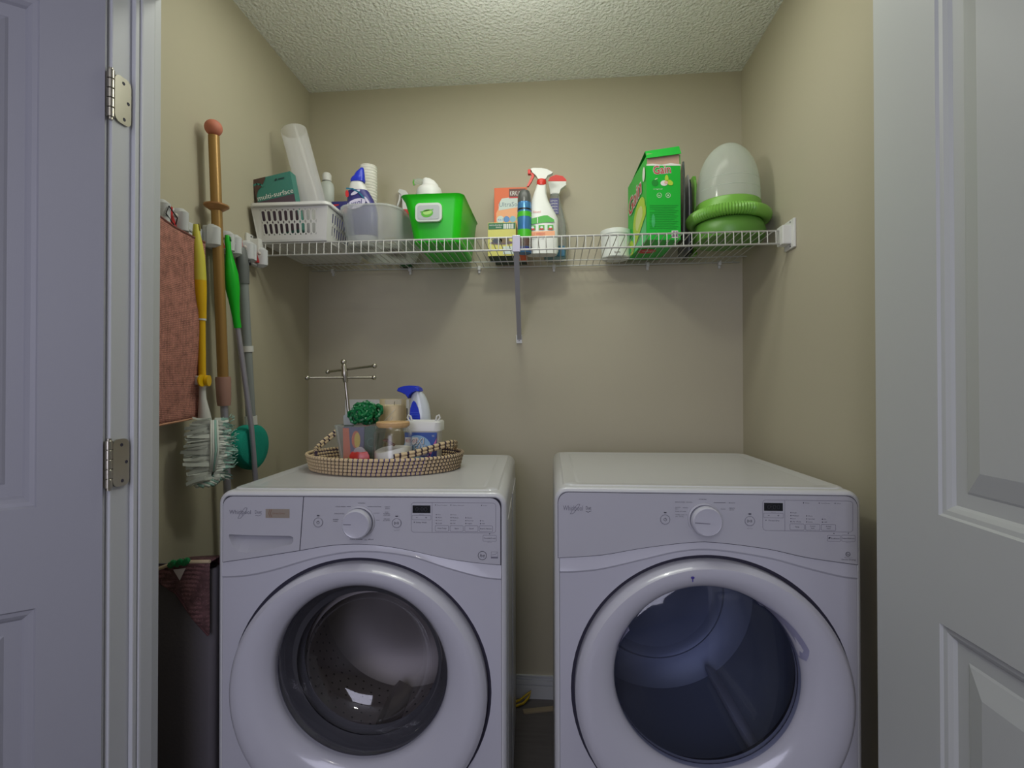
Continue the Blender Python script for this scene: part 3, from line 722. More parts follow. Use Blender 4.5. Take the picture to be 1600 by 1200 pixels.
# ---------------- slotted white basket
t = thing('slotted_basket', 'white slotted plastic basket at the left end of the shelf', 'basket', (-0.863, 1.60, DZ))
b = MB()
ZH = 0.122; bw0, bw1 = 0.116, 0.1305; dp = 0.345
def wallpt(side, u, v):      # u 0..1 along, v 0..1 up
    hw = bw0 + (bw1 - bw0) * v; f = 0.022 * (1 - v); kk = 0.003
    if side == 0: return (-hw + 2 * hw * u, f + kk, ZH * v)
    if side == 1: return (hw, f + (dp - 2 * f) * u + kk, ZH * v)
    if side == 2: return (hw - 2 * hw * u, dp - f, ZH * v)
    return (-hw, dp - f - (dp - 2 * f) * u, ZH * v)
def quad(side, u0, u1, v0, v1):
    b.add([wallpt(side, u0, v0), wallpt(side, u1, v0), wallpt(side, u1, v1), wallpt(side, u0, v1)], [(0, 1, 2, 3)], WHITEP)
def slot(side, u0, u1, v0, v1, fu, fv):
    cu, cv = (u0 + u1) / 2, (v0 + v1) / 2; hu, hv = (u1 - u0) / 2, (v1 - v0) / 2
    out = []; inn = []
    for k in range(16):
        a = 2 * PI * (k + 0.5) / 16; c_, s_ = math.cos(a), math.sin(a); m_ = max(abs(c_), abs(s_))
        out.append(wallpt(side, cu + hu * c_ / m_, cv + hv * s_ / m_))
        wl = 0.024 if side in (0, 2) else 0.022          # stadium: straight sides, round ends
        e_ = 0.30
        inn.append(wallpt(side, cu + hu * fu * c_, cv + hv * fv * (math.copysign(1 - e_, s_) + e_ * s_ if abs(c_) < 0.999 else 0)))
    b.rings([out, inn], WHITEP, (False, False), smooth=False)
for side, ns in ((0, 10), (1, 13), (2, 10), (3, 13)):
    quad(side, 0, 0.10, 0, 0.94); quad(side, 0.86, 1.0, 0, 0.94); quad(side, 0.10, 0.86, 0, 0.17); quad(side, 0.10, 0.86, 0.83, 0.94)
    for i in range(ns):
        u0 = 0.10 + 0.76 * i / ns; u1 = 0.10 + 0.76 * (i + 1) / ns
        slot(side, u0, u1, 0.17, 0.50, 0.62, 0.80); slot(side, u0, u1, 0.50, 0.83, 0.62, 0.80)
b.add([(-bw0, 0.025, 0), (bw0, 0.025, 0), (bw0, dp - 0.022, 0), (-bw0, dp - 0.022, 0)], [(0, 1, 2, 3)], WHITEP)
b.build('basket_body', t, solid=0.0025)
b = MB()
def rimloop(o_, z): return [(x, y, z) for x, y in rrect(-bw1 - o_, bw1 + o_, -o_, dp + o_, 0.022, 7)]
b.rings([rimloop(-0.003, ZH - 0.012), rimloop(0.002, ZH - 0.010), rimloop(0.004, ZH - 0.014), rimloop(0.007, ZH - 0.011), rimloop(0.006, ZH - 0.002), rimloop(0.0, ZH), rimloop(-0.005, ZH - 0.001), rimloop(-0.003, ZH - 0.012)], WHITEP, (False, False)); b.build('rim', t)
b = MB(); b.rings([[(x, y, 0) for x, y in rrect(-bw0 - 0.001, bw0 + 0.001, 0.024, dp - 0.02, 0.012)], [(x, y, 0.006) for x, y in rrect(-bw0 - 0.003, bw0 + 0.003, 0.022, dp - 0.018, 0.012)]], WHITEP, (True, True)); b.build('base', t)

# dark patterned pack inside basket (shows through the slots)
MAR = mat('pack_maroon', (84, 56, 62), 0.6, var=0.5, bscale=30)
t = thing('soft_pack', 'maroon soft pack seen through the slots of the white basket', 'pack', (-0.930, 1.745, DZ + 0.006))
b = MB(); body(b, [(0.001, -0.038, 0.042, -0.055, 0.06), (0.02, -0.044, 0.054, -0.062, 0.065), (0.07, -0.046, 0.056, -0.062, 0.065), (0.088, -0.038, 0.046, -0.055, 0.06)], MAR, 5); o = b.build('wrapper', t)
q = Decal((-0.03, -0.0625, 0.03), (1, 0, 0), (0, 0, 1))
OR = mat('pack_orange', (190, 110, 60), 0.6); GY = mat('pack_yellow', (170, 150, 60), 0.6)
q.ell(0.012, 0.035, 0.014, 0.016, OR, 1, rot=0.3); q.ell(0.0, 0.038, 0.008, 0.012, GY, 2); q.build('printed_art', t)

# teal and brown carton
TEAL = mat('carton_teal', (62, 128, 116), 0.5); BRN = mat('carton_brown', (84, 62, 56), 0.5); WPR = mat('print_white', (226, 226, 220), 0.6)
TEALD = mat('carton_teal_dark', (36, 60, 66), 0.5)
t = thing('surface_pad_carton', 'teal and brown carton leaning in the white basket', 'carton', (-0.9275, 1.638, DZ + 0.110))
b = MB(); tl = Matrix.Rotation(R(-11), 4, 'Y'); b.M = tl
b.box(-0.060, 0.073, 0, 0.036, -0.080, 0.118, TEAL); b.build('box', t)
q = Decal((0, 0, 0), (1, 0, 0), (0, 0, 1)); q.M = tl @ q.M; q.M = q.M @ Matrix.Translation((0, 0, 0.0005))
q.rect(-0.060, 0.073, -0.080, 0.040, mat('carton_plum', (82, 66, 78), 0.5))
q.poly([(-0.060, 0.118), (-0.014, 0.118), (-0.016, 0.112), (-0.024, 0.100), (-0.034, 0.088), (-0.048, 0.078), (-0.056, 0.060), (-0.056, 0.022), (-0.060, 0.022)], BRN, 2)
q.line([(-0.059, 0.098), (-0.048, 0.101), (-0.036, 0.096), (-0.028, 0.088)], 0.006, TEAL, 3)
q.text('multi-surface', -0.054, 0.0440, 0.017, WPR, 3, width=0.126); q.ell(0.020, 0.100, 0.005, 0.0035, TEALD, 3, rot=0.6); q.rect(0.028, 0.050, 0.098, 0.102, TEALD, 3)
q.build('printed_front', t)
b = Decal((-0.0604, 0.036, 0), (0, -1, 0), (0, 0, 1)); b.M = tl @ b.M; b.rect(0, 0.036, -0.08, 0.118, BRN); b.build('printed_side', t)

# frosted tube
FR = frosted('frosted_tube_plastic', (246, 246, 250), 0.42, 0.16)
ax = Vector((0.105, 0.0, -0.375)).normalized()
t = thing('plastic_tube', 'tall frosted plastic tube tilted out of the white basket', 'tube', (-0.805, 1.735, DZ + 0.022))
b = MB()
rt_ = Matrix.Rotation(R(-15.5), 4, 'Y'); b.M = rt_
b.rings([[(r * math.cos(2 * PI * k / 40), r * math.sin(2 * PI * k / 40), z) for k in range(40)] for r, z in ((0.043, 0.005), (0.0434, 0.20), (0.0440, 0.418), (0.0428, 0.418))], FR, (False, False)); b.build('tube_wall', t)
b = MB(); b.M = rt_; b.lathe([(0.0425, 0.0), (0.0425, 0.005)], FR, n=40); b.build('tube_end', t)

# white bottle behind the tube
t = thing('squeeze_bottle', 'pale white bottle with round cap behind the frosted tube', 'bottle', (-0.862, 1.88, DZ + 0.0065))
PALE = mat('pale_bottle', (190, 196, 190), 0.4)
b = MB(); b.lathe([(0.026, 0), (0.028, 0.004), (0.028, 0.27), (0.024, 0.286), (0.014, 0.296)], PALE, n=24, sy=0.75); b.build('bottle_body', t)
b = MB(); b.lathe([(0.017, 0.296), (0.0175, 0.318), (0.013, 0.326), (0.004, 0.328)], WHITEP, n=20); b.build('cap', t)

# ---------------- frosted bin
FB = frosted('frosted_bin_plastic', (222, 226, 224), 0.34, 0.28)
t = thing('frosted_bin', 'frosted translucent bin between the white basket and the green bin', 'bin', (-0.615, 1.645, DZ))
b = MB()
def fbl(hw, y0, y1, z, bow, r=0.062):
    pts = rrect(-hw, hw, y0, y1, r, 6)
    return [(x, y - (bow * (1 - (x / hw) ** 2) if y < (y0 + y1) / 2 else 0), z + (0)) for x, y in pts]
def crown(L, amt): return [(x, y, z - amt * 0.25 * (max(0, x + 0.02) / 0.13) ** 2) for x, y, z in L]
L = [fbl(0.091, 0.02, 0.325, 0.0, 0.004), fbl(0.098, 0.010, 0.335, 0.03, 0.006), fbl(0.105, 0.0, 0.34, 0.10, 0.008), crown(fbl(0.106, -0.001, 0.34, 0.114, 0.008), 0.014), crown(fbl(0.111, -0.006, 0.344, 0.116, 0.010), 0.016), crown(fbl(0.111, -0.006, 0.344, 0.122, 0.010), 0.016), crown(fbl(0.103, 0.003, 0.336, 0.122, 0.008), 0.016), fbl(0.094, 0.014, 0.330, 0.03, 0.006), fbl(0.085, 0.024, 0.320, 0.003, 0.004)]
b.rings(L, FB, (True, True)); b.build('bin_shell', t)
# things inside
NAVY = mat('toilet_cleaner_label', (54, 52, 120), 0.4); BLUE = mat('cap_blue', (30, 50, 190), 0.3); RED = mat('print_red', (200, 44, 50), 0.5)
t = thing('toilet_cleaner_bottle', 'toilet cleaner bottle with bent neck and blue cap in the frosted bin', 'bottle', (-0.664, 1.724, DZ + 0.0055))
def tz(secs, g=0.0): return [(max(z * 0.924 - 0.037, 0.001 * i), x0 * 0.924 - g, x1 * 0.924 + g, y0 * 0.92 - g, y1 * 0.92 + g) for i, (z, x0, x1, y0, y1) in enumerate(secs)]
b = MB()
body(b, tz([(0.0, -0.048, 0.052, -0.03, 0.03), (0.055, -0.052, 0.057, -0.033, 0.033), (0.16, -0.054, 0.058, -0.033, 0.033), (0.19, -0.054, 0.052, -0.032, 0.032), (0.22, -0.053, 0.040, -0.030, 0.030), (0.25, -0.050, 0.022, -0.025, 0.025), (0.275, -0.044, 0.008, -0.019, 0.019), (0.292, -0.036, -0.002, -0.016, 0.016)]), WHITEP); b.build('bottle_body', t)
b = MB(); body(b, tz([(0.282, -0.042, 0.010, -0.020, 0.020), (0.290, -0.043, 0.011, -0.021, 0.021), (0.300, -0.038, 0.010, -0.018, 0.018), (0.306, -0.030, 0.010, -0.016, 0.016), (0.320, -0.022, 0.008, -0.013, 0.013), (0.330, -0.010, 0.007, -0.009, 0.009), (0.337, -0.005, 0.005, -0.004, 0.004)]), BLUE); b.build('cap', t)
b = MB(); body(b, tz([(0.075, -0.053, 0.0577, -0.0330, 0.0330), (0.16, -0.0540, 0.0580, -0.033, 0.033), (0.19, -0.0540, 0.052, -0.032, 0.032), (0.22, -0.0530, 0.040, -0.030, 0.030), (0.247, -0.0503, 0.0232, -0.0253, 0.0253)], 0.0012), NAVY, caps=(False, False)); lb = b.build('label_sleeve', t)
q = Decal((0, -0.0328, 0.138), (1, 0, 0), (0, 0.10, 1)); q.e = 0.0006
LV = mat('label_lavender', (206, 200, 222), 0.5); TQ = mat('label_teal', (30, 110, 140), 0.5)
q.ell(-0.008, 0.000, 0.034, 0.017, LV, 1, rot=0.30); q.ell(-0.012, 0.040, 0.018, 0.006, LV, 1, rot=0.5); q.ell(-0.041, 0.036, 0.006, 0.013, RED, 2, rot=0.15); q.line([(-0.044, 0.055), (-0.022, 0.053), (0.0, 0.040), (0.020, 0.018)], 0.005, TQ, 2); q.ell(0.030, 0.010, 0.004, 0.016, LV, 2, rot=0.6)
q.text('Lysol', -0.034, -0.010, 0.017, NAVY, 3, width=0.050, shear=0.2, rot=0.20); q.build('printed_label', t)
t = thing('wipe_pouch', 'small blue and red pouch in the back right corner of the white basket', 'pouch', (-0.792, 1.835, DZ + 0.0066))
b = MB(); body(b, [(0.0, -0.02, 0.03, -0.012, 0.012), (0.05, -0.03, 0.04, -0.018, 0.018), (0.17, -0.030, 0.038, -0.012, 0.012), (0.200, -0.032, 0.040, -0.002, 0.002)], NAVY, 3); b.build('pouch_body', t)
q = Decal((0, -0.0150, 0.155), (1, 0, 0), (0, 0.28, 1)); q.poly([(0.0, -0.01), (0.03, 0.03), (0.038, -0.01)], RED); q.poly([(-0.004, -0.01), (0.010, 0.010), (0.014, -0.01)], WPR, 2); q.rect(-0.03, 0.0, 0.026, 0.034, RED); q.build('printed_art', t)
t = thing('paper_roll', 'slim white roll of paper sheets standing behind the toilet cleaner', 'roll', (-0.683, 1.835, DZ + 0.0045))
b = MB(); pr = [(0.031, 0.0)]
for i in range(30): pr += [(0.0325, 0.004 + i * 0.0107), (0.0325, 0.0115 + i * 0.0107), (0.0314, 0.0130 + i * 0.0107)]
pr += [(0.0325, 0.324), (0.031, 0.327), (0.012, 0.327), (0.011, 0.31)]
b.lathe(pr, mat('paper_white', (216, 214, 204), 0.8), n=32); b.build('paper_layers', t)
b = MB(); b.lathe([(0.012, 0.27), (0.012, 0.3285), (0.009, 0.3285), (0.009, 0.27)], BRN, n=18, caps=(False, False)); b.build('core', t)
t = thing('sponge_pack', 'olive sponge pack lying on the floor of the frosted bin', 'sponge', (-0.572, 1.80, DZ + 0.0045))
b = MB(); body(b, [(0, -0.03, 0.03, -0.06, 0.06), (0.008, -0.034, 0.034, -0.066, 0.066), (0.03, -0.032, 0.032, -0.064, 0.064), (0.036, -0.028, 0.028, -0.058, 0.058)], mat('olive_sponge', (140, 128, 74), 0.9, bump=0.5, bscale=200), 4); b.build('sponge', t)

# ---------------- lime bin
LIME = mat('lime_plastic', (34, 196, 20), 0.35, spec=0.4)
t = thing('lime_bin', 'bright lime green plastic bin with a white handle plate', 'bin', (-0.393, 1.655, DZ))
b = MB()
def lbl(x0, x1, y0, y1, z, r=0.028): return [(x, y, z) for x, y in rrect(x0, x1, y0, y1, r, 7)]
L = [lbl(-0.074, 0.074, 0.030, 0.310, 0.0), lbl(-0.078, 0.078, 0.024, 0.316, 0.004), lbl(-0.094, 0.088, 0.006, 0.326, 0.10), lbl(-0.104, 0.092, 0.002, 0.33, 0.135), lbl(-0.112, 0.094, -0.004, 0.334, 0.148), lbl(-0.116, 0.098, -0.007, 0.336, 0.1525), lbl(-0.112, 0.094, -0.003, 0.332, 0.1535), lbl(-0.100, 0.090, 0.006, 0.326, 0.140), lbl(-0.088, 0.084, 0.010, 0.322, 0.10), lbl(-0.072, 0.073, 0.032, 0.308, 0.004)]
b.rings(L, LIME, (True, True)); b.build('bin_shell', t)
b = MB(); b.prism(rrect(-0.062, 0.026, 0.062, 0.123, 0.014), -0.0050, 0.006, mat('plate_grey_white', (205, 212, 205), 0.4)); pl_ = b.build('handle_plate', t)
q = Decal((-0.018, -0.0056, 0.0925), (1, 0, 0), (0, 0, 1))
q.rrect(-0.037, 0.037, -0.023, 0.023, 0.008, mat('plate_inner', (178, 184, 184), 0.5)); GRN1 = mat('tub_green', (96, 180, 60), 0.4); GRN2 = mat('tub_green_light', (168, 216, 120), 0.4)
q.ell(-0.004, -0.004, 0.020, 0.013, GRN1, 2, rot=0.12); q.ell(-0.003, -0.001, 0.015, 0.008, GRN2, 3, rot=0.12); q.line([(-0.026, 0.001), (0.016, 0.008)], 0.003, GRN1, 3); q.build('printed_tub', pl_)
t = thing('foam_pump_bottle', 'white foaming pump bottle rising out of the lime bin', 'pump bottle', (-0.445, 1.80, DZ + 0.005))
b = MB()
b.lathe([(0.034, 0), (0.036, 0.004), (0.036, 0.17), (0.038, 0.18), (0.046, 0.19), (0.046, 0.208), (0.042, 0.222), (0.030, 0.232)], WHITEP, n=30); b.build('bottle_body', t)
b = MB(); body(b, [(0.226, -0.026, 0.034, -0.026, 0.026), (0.236, -0.024, 0.032, -0.022, 0.022), (0.250, -0.024, 0.020, -0.018, 0.018), (0.258, -0.022, 0.006, -0.014, 0.014), (0.2615, -0.018, -0.004, -0.009, 0.009)], WHITEP); pm = b.build('pump_head', t)
b = MB(); b.tube([(-0.018, -0.004, 0.246), (-0.040, -0.006, 0.250), (-0.052, -0.007, 0.246)], 0.010, frosted('clear_cap', (210, 220, 210), 0.3), 12); b.build('clear_spout_cover', pm)
b = MB(); b.tube([(-0.054, -0.007, 0.256), (-0.057, -0.007, 0.247), (-0.054, -0.007, 0.236)], 0.003, GRN1, 8); b.build('spout_tip', pm)
t = thing('green_spray_bottle', 'green spray bottle with white trigger between the frosted and lime bins', 'spray bottle', (-0.592, 2.008, DZ))
DG = mat('bottle_dark_green', (34, 84, 44), 0.35)
b = MB(); body(b, [(0, -0.024, 0.024, -0.017, 0.017), (0.005, -0.026, 0.026, -0.018, 0.018), (0.13, -0.026, 0.026, -0.018, 0.018), (0.17, -0.018, 0.018, -0.014, 0.014), (0.202, -0.011, 0.011, -0.011, 0.011)], DG); b.build('bottle_body', t)
b = MB(); b.lathe([(0.015, 0.200), (0.015, 0.228)], RED, n=18); b.build('collar', t)
b = MB(); b.prism([(0.002, 0.304), (-0.024, 0.312), (-0.030, 0.300), (-0.018, 0.290), (-0.012, 0.262), (-0.011, 0.227), (0.013, 0.227), (0.018, 0.262), (0.012, 0.290)], -0.010, 0.010, WHITEP); b.build('spray_head', t)
b = MB(); b.prism([(-0.026, 0.296), (-0.018, 0.292), (-0.022, 0.270), (-0.031, 0.244), (-0.036, 0.247), (-0.028, 0.272)], -0.005, 0.005, WHITEP); b.build('trigger', t)

# ---------------- middle group
def carton(name, label, x, y, w_, d_, h_, m, rz=0, z=DZ, cat='carton', tilt=0):
    t = thing(name, label, cat, (x, y, z), rz)
    b = MB(); b.M = Matrix.Rotation(tilt, 4, 'Y')
    b.box(0, w_, 0, d_, 0.0, h_, m, 0.0012); b.build('box', t)
    q = Decal((0, -0.0003, 0), (1, 0, 0), (0, 0, 1)); q.M = Matrix.Rotation(tilt, 4, 'Y') @ q.M
    return t, q
ORG = mat('carton_orange', (222, 106, 60), 0.5); PCH = mat('carton_peach', (236, 168, 120), 0.5); LBL = mat('carton_paleblue', (200, 212, 206), 0.5)
t, q = carton('dryer_sheet_carton', 'orange dryer sheet carton behind the yellow carton', -0.2300, 1.962, 0.126, 0.045, 0.288, ORG)
q.poly([(0.008, 0.12), (0.118, 0.12), (0.118, 0.235), (0.06, 0.236), (0.02, 0.214), (0.008, 0.19)], PCH); q.poly([(0.018, 0.200), (0.116, 0.214), (0.116, 0.248), (0.09, 0.252), (0.030, 0.246), (0.018, 0.225)], LBL, 2)
q.rect(0.058, 0.122, 0.246, 0.282, mat('print_maroon', (96, 54, 48), 0.5), 2); q.text('KIRKLAND', 0.062, 0.256, 0.018, WPR, 3, width=0.056); q.rect(0.058, 0.122, 0.246, 0.251, RED, 3)
q.text('UltraSoft', 0.020, 0.214, 0.018, mat('print_slate', (110, 130, 140), 0.5), 3, width=0.084)
for i, (rr_, mm) in enumerate(((0.014, LBL), (0.012, mat('dot_blue', (90, 140, 200), 0.5)), (0.012, mat('dot_sky', (130, 180, 200), 0.5)), (0.011, mat('dot_green', (150, 190, 90), 0.5)))):
    q.ell(0.024 + 0.024 * i, 0.165, rr_, rr_, mm, 3)
q.text('4 in 1', 0.014, 0.160, 0.009, BLUE, 4, width=0.020); q.build('printed_front', t)
b = MB(); b.box(0.001, 0.125, 0.001, 0.044, -0.0003, 0.001, mat('carton_green_under', (44, 66, 50), 0.6)); b.build('base_face', t)  # dark green sheet covers the orange on the underside
YEL = mat('carton_yellow', (208, 200, 104), 0.5); DGR = mat('carton_green_band', (30, 104, 66), 0.5)
t, q = carton('yellow_carton', 'yellow carton with a dark green band in front of the orange carton', -0.2425, 1.868, 0.104, 0.085, 0.1235, YEL)
q.rect(0.002, 0.102, 0.098, 0.121, DGR); q.text('RECLOSABLE', 0.006, 0.111, 0.005, WPR, 2, width=0.048); q.text('BAGS', 0.030, 0.103, 0.005, WPR, 2, width=0.02)
for i in range(6): q.rect(0.058 + i * 0.0064, 0.0625 + i * 0.0064, 0.099, 0.117, WPR, 2)
q.ell(0.050, 0.048, 0.044, 0.007, mat('art_plum', (112, 88, 104), 0.6), 2); q.ell(0.035, 0.056, 0.018, 0.010, mat('art_slate', (70, 74, 88), 0.6), 3); q.ell(0.060, 0.057, 0.020, 0.011, mat('art_olive', (120, 100, 70), 0.6), 3); q.rect(0.056, 0.100, 0.006, 0.034, LBL, 2)
q.build('printed_front', t)
b = MB(); b.box(0.001, 0.103, 0.001, 0.084, -0.0003, 0.001, mat('carton_green_under', (44, 66, 50), 0.6)); b.build('base_face', t)
t = thing('aerosol_can', 'slim aerosol can with a dark grey cap beside the white spray bottle', 'aerosol can', (-0.106, 1.842, DZ))
b = MB(); b.lathe([(0.024, 0), (0.0255, 0.002), (0.0255, 0.176), (0.0245, 0.182)], mat('can_blue', (70, 128, 180), 0.25, metal=0.3), n=28); c_ = b.build('can_body', t)
b = MB(); b.lathe([(0.0250, 0.182), (0.0250, 0.192), (0.0235, 0.210), (0.018, 0.224), (0.004, 0.226)], mat('cap_grey', (84, 86, 84), 0.3), n=28); b.build('cap', t)
CG = mat('can_green', (70, 180, 40), 0.35)
for z0, z1, mm in ((0.152, 0.158, BLACK), (0.128, 0.146, CG), (0.030, 0.082, CG), (0.004, 0.018, NAVY)):
    b = MB(); b.lathe([(0.0258, z0), (0.0258, z1)], mm, n=28, caps=(False, False)); b.build('print_band', t)
b = MB(); b.lathe([(0.0261, 0.02), (0.0261, 0.055), ], BRN, n=28, caps=(False, False)); b.build('print_band', t)

t = thing('trigger_spray_bottle', 'white spray bottle with a red trigger and collar on the shelf', 'spray bottle', (-0.045, 1.872, DZ))
WB = mat('spray_white', (222, 224, 218), 0.35)
b = MB()
ol = [(0.0, -0.054, 0.056), (0.012, -0.059, 0.061), (0.08, -0.058, 0.060), (0.130, -0.056, 0.060), (0.150, -0.052, 0.050), (0.175, -0.045, 0.036), (0.200, -0.036, 0.024), (0.225, -0.028, 0.018), (0.245, -0.021, 0.017), (0.256, -0.018, 0.017)]
body(b, [(z, x0, x1, -0.012 - 0.016 * min(1, (0.27 - z) / 0.12), 0.012 + 0.016 * min(1, (0.27 - z) / 0.12)) for z, x0, x1 in ol], WB, 3); b.build('bottle_body', t)
RD = mat('trigger_red', (214, 50, 40), 0.35)
b = MB(); b.lathe([(0.0165, 0.253), (0.0175, 0.256), (0.0175, 0.272), (0.015, 0.276)], RD, (0.000, 0, 0), n=22); b.build('collar', t)
b = MB()
hd = [(-0.040, 0.314), (-0.030, 0.3175), (0.0, 0.316), (0.020, 0.311), (0.042, 0.299), (0.036, 0.294), (0.022, 0.288), (0.016, 0.276), (-0.012, 0.276), (-0.020, 0.290), (-0.032, 0.300)]
b.prism(hd, -0.011, 0.011, WB); b.build('spray_head', t)
b = MB(); b.box(-0.050, -0.039, -0.009, 0.009, 0.297, 0.314, RD, 0.002); b.build('nozzle', t)
b = MB(); b.prism([(-0.040, 0.300), (-0.030, 0.303), (-0.026, 0.290), (-0.036, 0.270), (-0.048, 0.252), (-0.054, 0.253), (-0.042, 0.278), (-0.036, 0.290)], -0.006, 0.006, RD); b.build('trigger', t)
q = Decal((0, -0.0290, 0.0), (1, 0, 0), (0, 0, 1)); q.e = 0.0006
PGR = mat('print_green', (70, 172, 60), 0.5); PPK = mat('print_pink', (214, 120, 120), 0.5); POR = mat('print_orange', (236, 168, 124), 0.5)
q.poly([(-0.044, 0.124), (0.010, 0.136), (0.022, 0.136), (0.046, 0.120), (0.046, 0.112), (0.006, 0.110), (-0.044, 0.104)], PGR); q.line([(-0.014, 0.128), (-0.014, 0.108)], 0.003, WPR, 2)
for x in (-0.042, -0.010, 0.022):
    q.rect(x, x + 0.021, 0.084, 0.101, PGR); q.rect(x + 0.003, x + 0.018, 0.084, 0.090, RED, 2); q.ell(x + 0.011, 0.093, 0.005, 0.004, WPR, 3)
q.rect(-0.048, 0.048, 0.062, 0.079, POR); q.text('KILLS WEEDS', -0.047, 0.065, 0.009, RED, 2, width=0.060); q.text('Natural', -0.030, 0.146, 0.009, PPK, 1, width=0.028)
q.text('READY TO USE', -0.040, 0.050, 0.004, INKL, 1, width=0.05)
o = q.build('printed_label', t); o['kind'] = 'stuff'
t = thing('clear_spray_bottle', 'clear spray bottle with teal liquid and red nozzle behind the white one', 'spray bottle', (0.004, 1.962, DZ))
CLR = frosted('clear_bottle_plastic', (200, 206, 206), 0.34, 0.15)
b = MB()
body(b, [(0.0, -0.036, 0.036, -0.022, 0.022), (0.006, -0.042, 0.041, -0.026, 0.026), (0.06, -0.046, 0.045, -0.028, 0.028), (0.14, -0.042, 0.042, -0.027, 0.027), (0.19, -0.032, 0.030, -0.023, 0.023), (0.22, -0.022, 0.022, -0.018, 0.018), (0.256, -0.016, 0.016, -0.015, 0.015)], CLR); b.build('bottle_body', t)
b = MB(); body(b, [(0.010, -0.040, 0.040, -0.0235, 0.0235), (0.048, -0.044, 0.043, -0.026, 0.026)], mat('teal_liquid', (30, 150, 160), 0.2)); b.build('liquid', t)
b = MB(); b.prism([(-0.018, 0.254), (0.016, 0.254), (0.022, 0.272), (0.042, 0.286), (0.043, 0.300), (-0.026, 0.302), (-0.020, 0.272)], -0.012, 0.012, WB); b.build('spray_head', t)
b = MB(); b.prism([(-0.026, 0.303), (0.044, 0.300), (0.043, 0.306), (0.030, 0.320), (0.004, 0.326), (-0.018, 0.318)], -0.0125, 0.0125, RD); b.build('head_cover', t)
q = Decal((0.0, -0.0285, 0), (1, 0, 0), (0, 0, 1)); q.rect(-0.020, 0.014, 0.170, 0.230, NAVY)
for i in range(5): q.text('LEMON', -0.017, 0.174 + i * 0.011, 0.006, WPR, 2, width=0.026)
q.build('printed_label', t)
q = Decal((0.0, -0.0285, 0), (1, 0, 0), (0, 0, 1)); q.rect(0.006, 0.036, 0.012, 0.050, mat('label_deep_teal', (16, 100, 130), 0.4)); q.build('teal_label', t)

t = thing('white_tub', 'plain white round tub left of the green detergent carton', 'tub', (0.232, 1.955, DZ))
b = MB(); b.lathe([(0.050, 0), (0.053, 0.003), (0.055, 0.085), (0.056, 0.088)], mat('tub_white', (226, 230, 224), 0.5), n=36); b.build('tub_body', t)
b = MB(); b.lathe([(0.0575, 0.086), (0.058, 0.090), (0.057, 0.103), (0.050, 0.106), (0.004, 0.107)], mat('tub_lid', (220, 224, 218), 0.45), n=36); b.build('lid', t)
q = Decal((0, -0.0545, 0), (1, 0, 0), (0, 0, 1)); q.text('Soft', 0, 0.010, 0.007, BRN, 1, align='C', width=0.022); q.build('printed_name', t)

# ---------------- green detergent carton
GG = mat('carton_gain_green', (20, 178, 52), 0.4); GG2 = mat('carton_mid_green', (70, 190, 110), 0.4); LG = mat('carton_lime', (176, 206, 60), 0.5); CARD = mat('raw_cardboard', (190, 158, 138), 0.8)
t = thing('detergent_carton', 'tall green laundry detergent carton with its top flap torn open', 'carton', (0.303, 1.706, DZ), 0.085)
w_, d_, h_ = 0.112, 0.262, 0.262
b = MB()
b.box(0, w_, 0, 0.002, 0, 0.248, GG); b.box(0, 0.002, 0.002, d_, 0, 0.275, GG); b.box(w_ - 0.002, w_, 0.002, d_, 0, 0.280, GG); b.box(0.002, w_ - 0.002, d_ - 0.002, d_, 0, 0.272, GG); b.box(0.002, w_ - 0.002, 0.002, d_ - 0.002, 0, 0.002, GG)
b.build('carton_body', t)
b = MB(); b.box(0.0025, w_ - 0.0025, 0.003, 0.005, 0.15, 0.285, CARD); b.box(0.004, w_ - 0.004, 0.006, 0.20, 0.20, 0.205, WHITEP); b.build('inner_liner', t)
b = MB(); b.rings([[(0.0, -0.006, 0.266), (w_ + 0.001, -0.006, 0.281), (w_ + 0.001, -0.004, 0.281), (0.0, -0.004, 0.266)], [(-0.001, 0.012, 0.297), (w_, 0.012, 0.314), (w_, 0.014, 0.314), (-0.001, 0.014, 0.297)], [(0.0, 0.255, 0.268), (w_, 0.255, 0.272), (w_, 0.255, 0.270), (0.0, 0.255, 0.266)]], GG, (True, True), smooth=False); fl = b.build('top_flap', t)
b = MB(); b.prism([(0.0, 0.248), (0.02, 0.250), (0.05, 0.247), (0.08, 0.252), (w_, 0.248), (w_, 0.244), (0, 0.244)], -0.0006, 0.0, WPR); b.build('torn_edge', t)
q = Decal((0, -0.0004, 0), (1, 0, 0), (0, 0, 1)); q.e = 0.0005
[q.text('Gain', 0.024 + a1 * 0.0016, 0.215 + a2 * 0.0016, 0.028, WPR, 1, width=0.056, rot=0.10) for a1, a2 in ((-1, 0), (1, 0), (0, 1), (0, -1), (1, -1), (-1, 1), (1, 1), (-1, -1))]; q.text('Gain', 0.024, 0.215, 0.028, RED, 2, width=0.056, rot=0.10)
q.ell(0.058, 0.186, 0.012, 0.009, WPR, 1); q.ell(0.066, 0.201, 0.006, 0.012, LG, 2); q.ell(0.076, 0.188, 0.012, 0.008, LG, 2, rot=-0.5); q.ell(0.064, 0.188, 0.006, 0.005, mat('carton_blossom', (226, 180, 160), 0.5), 3); q.ell(0.028, 0.187, 0.011, 0.011, mat('carton_leaf', (10, 136, 40), 0.5)); q.line([(0.028, 0.198), (0.036, 0.202)], 0.002, WPR, 2)
q.text('original', 0.022, 0.165, 0.004, WPR, 1, width=0.030); q.circ(0.042, 0.146, 0.0075, 0.0012, WPR, 1); q.text('he', 0.042, 0.143, 0.006, WPR, 1, align='C'); q.circ(0.071, 0.146, 0.0075, 0.0012, WPR, 1); q.text('A', 0.071, 0.142, 0.008, WPR, 1, align='C')
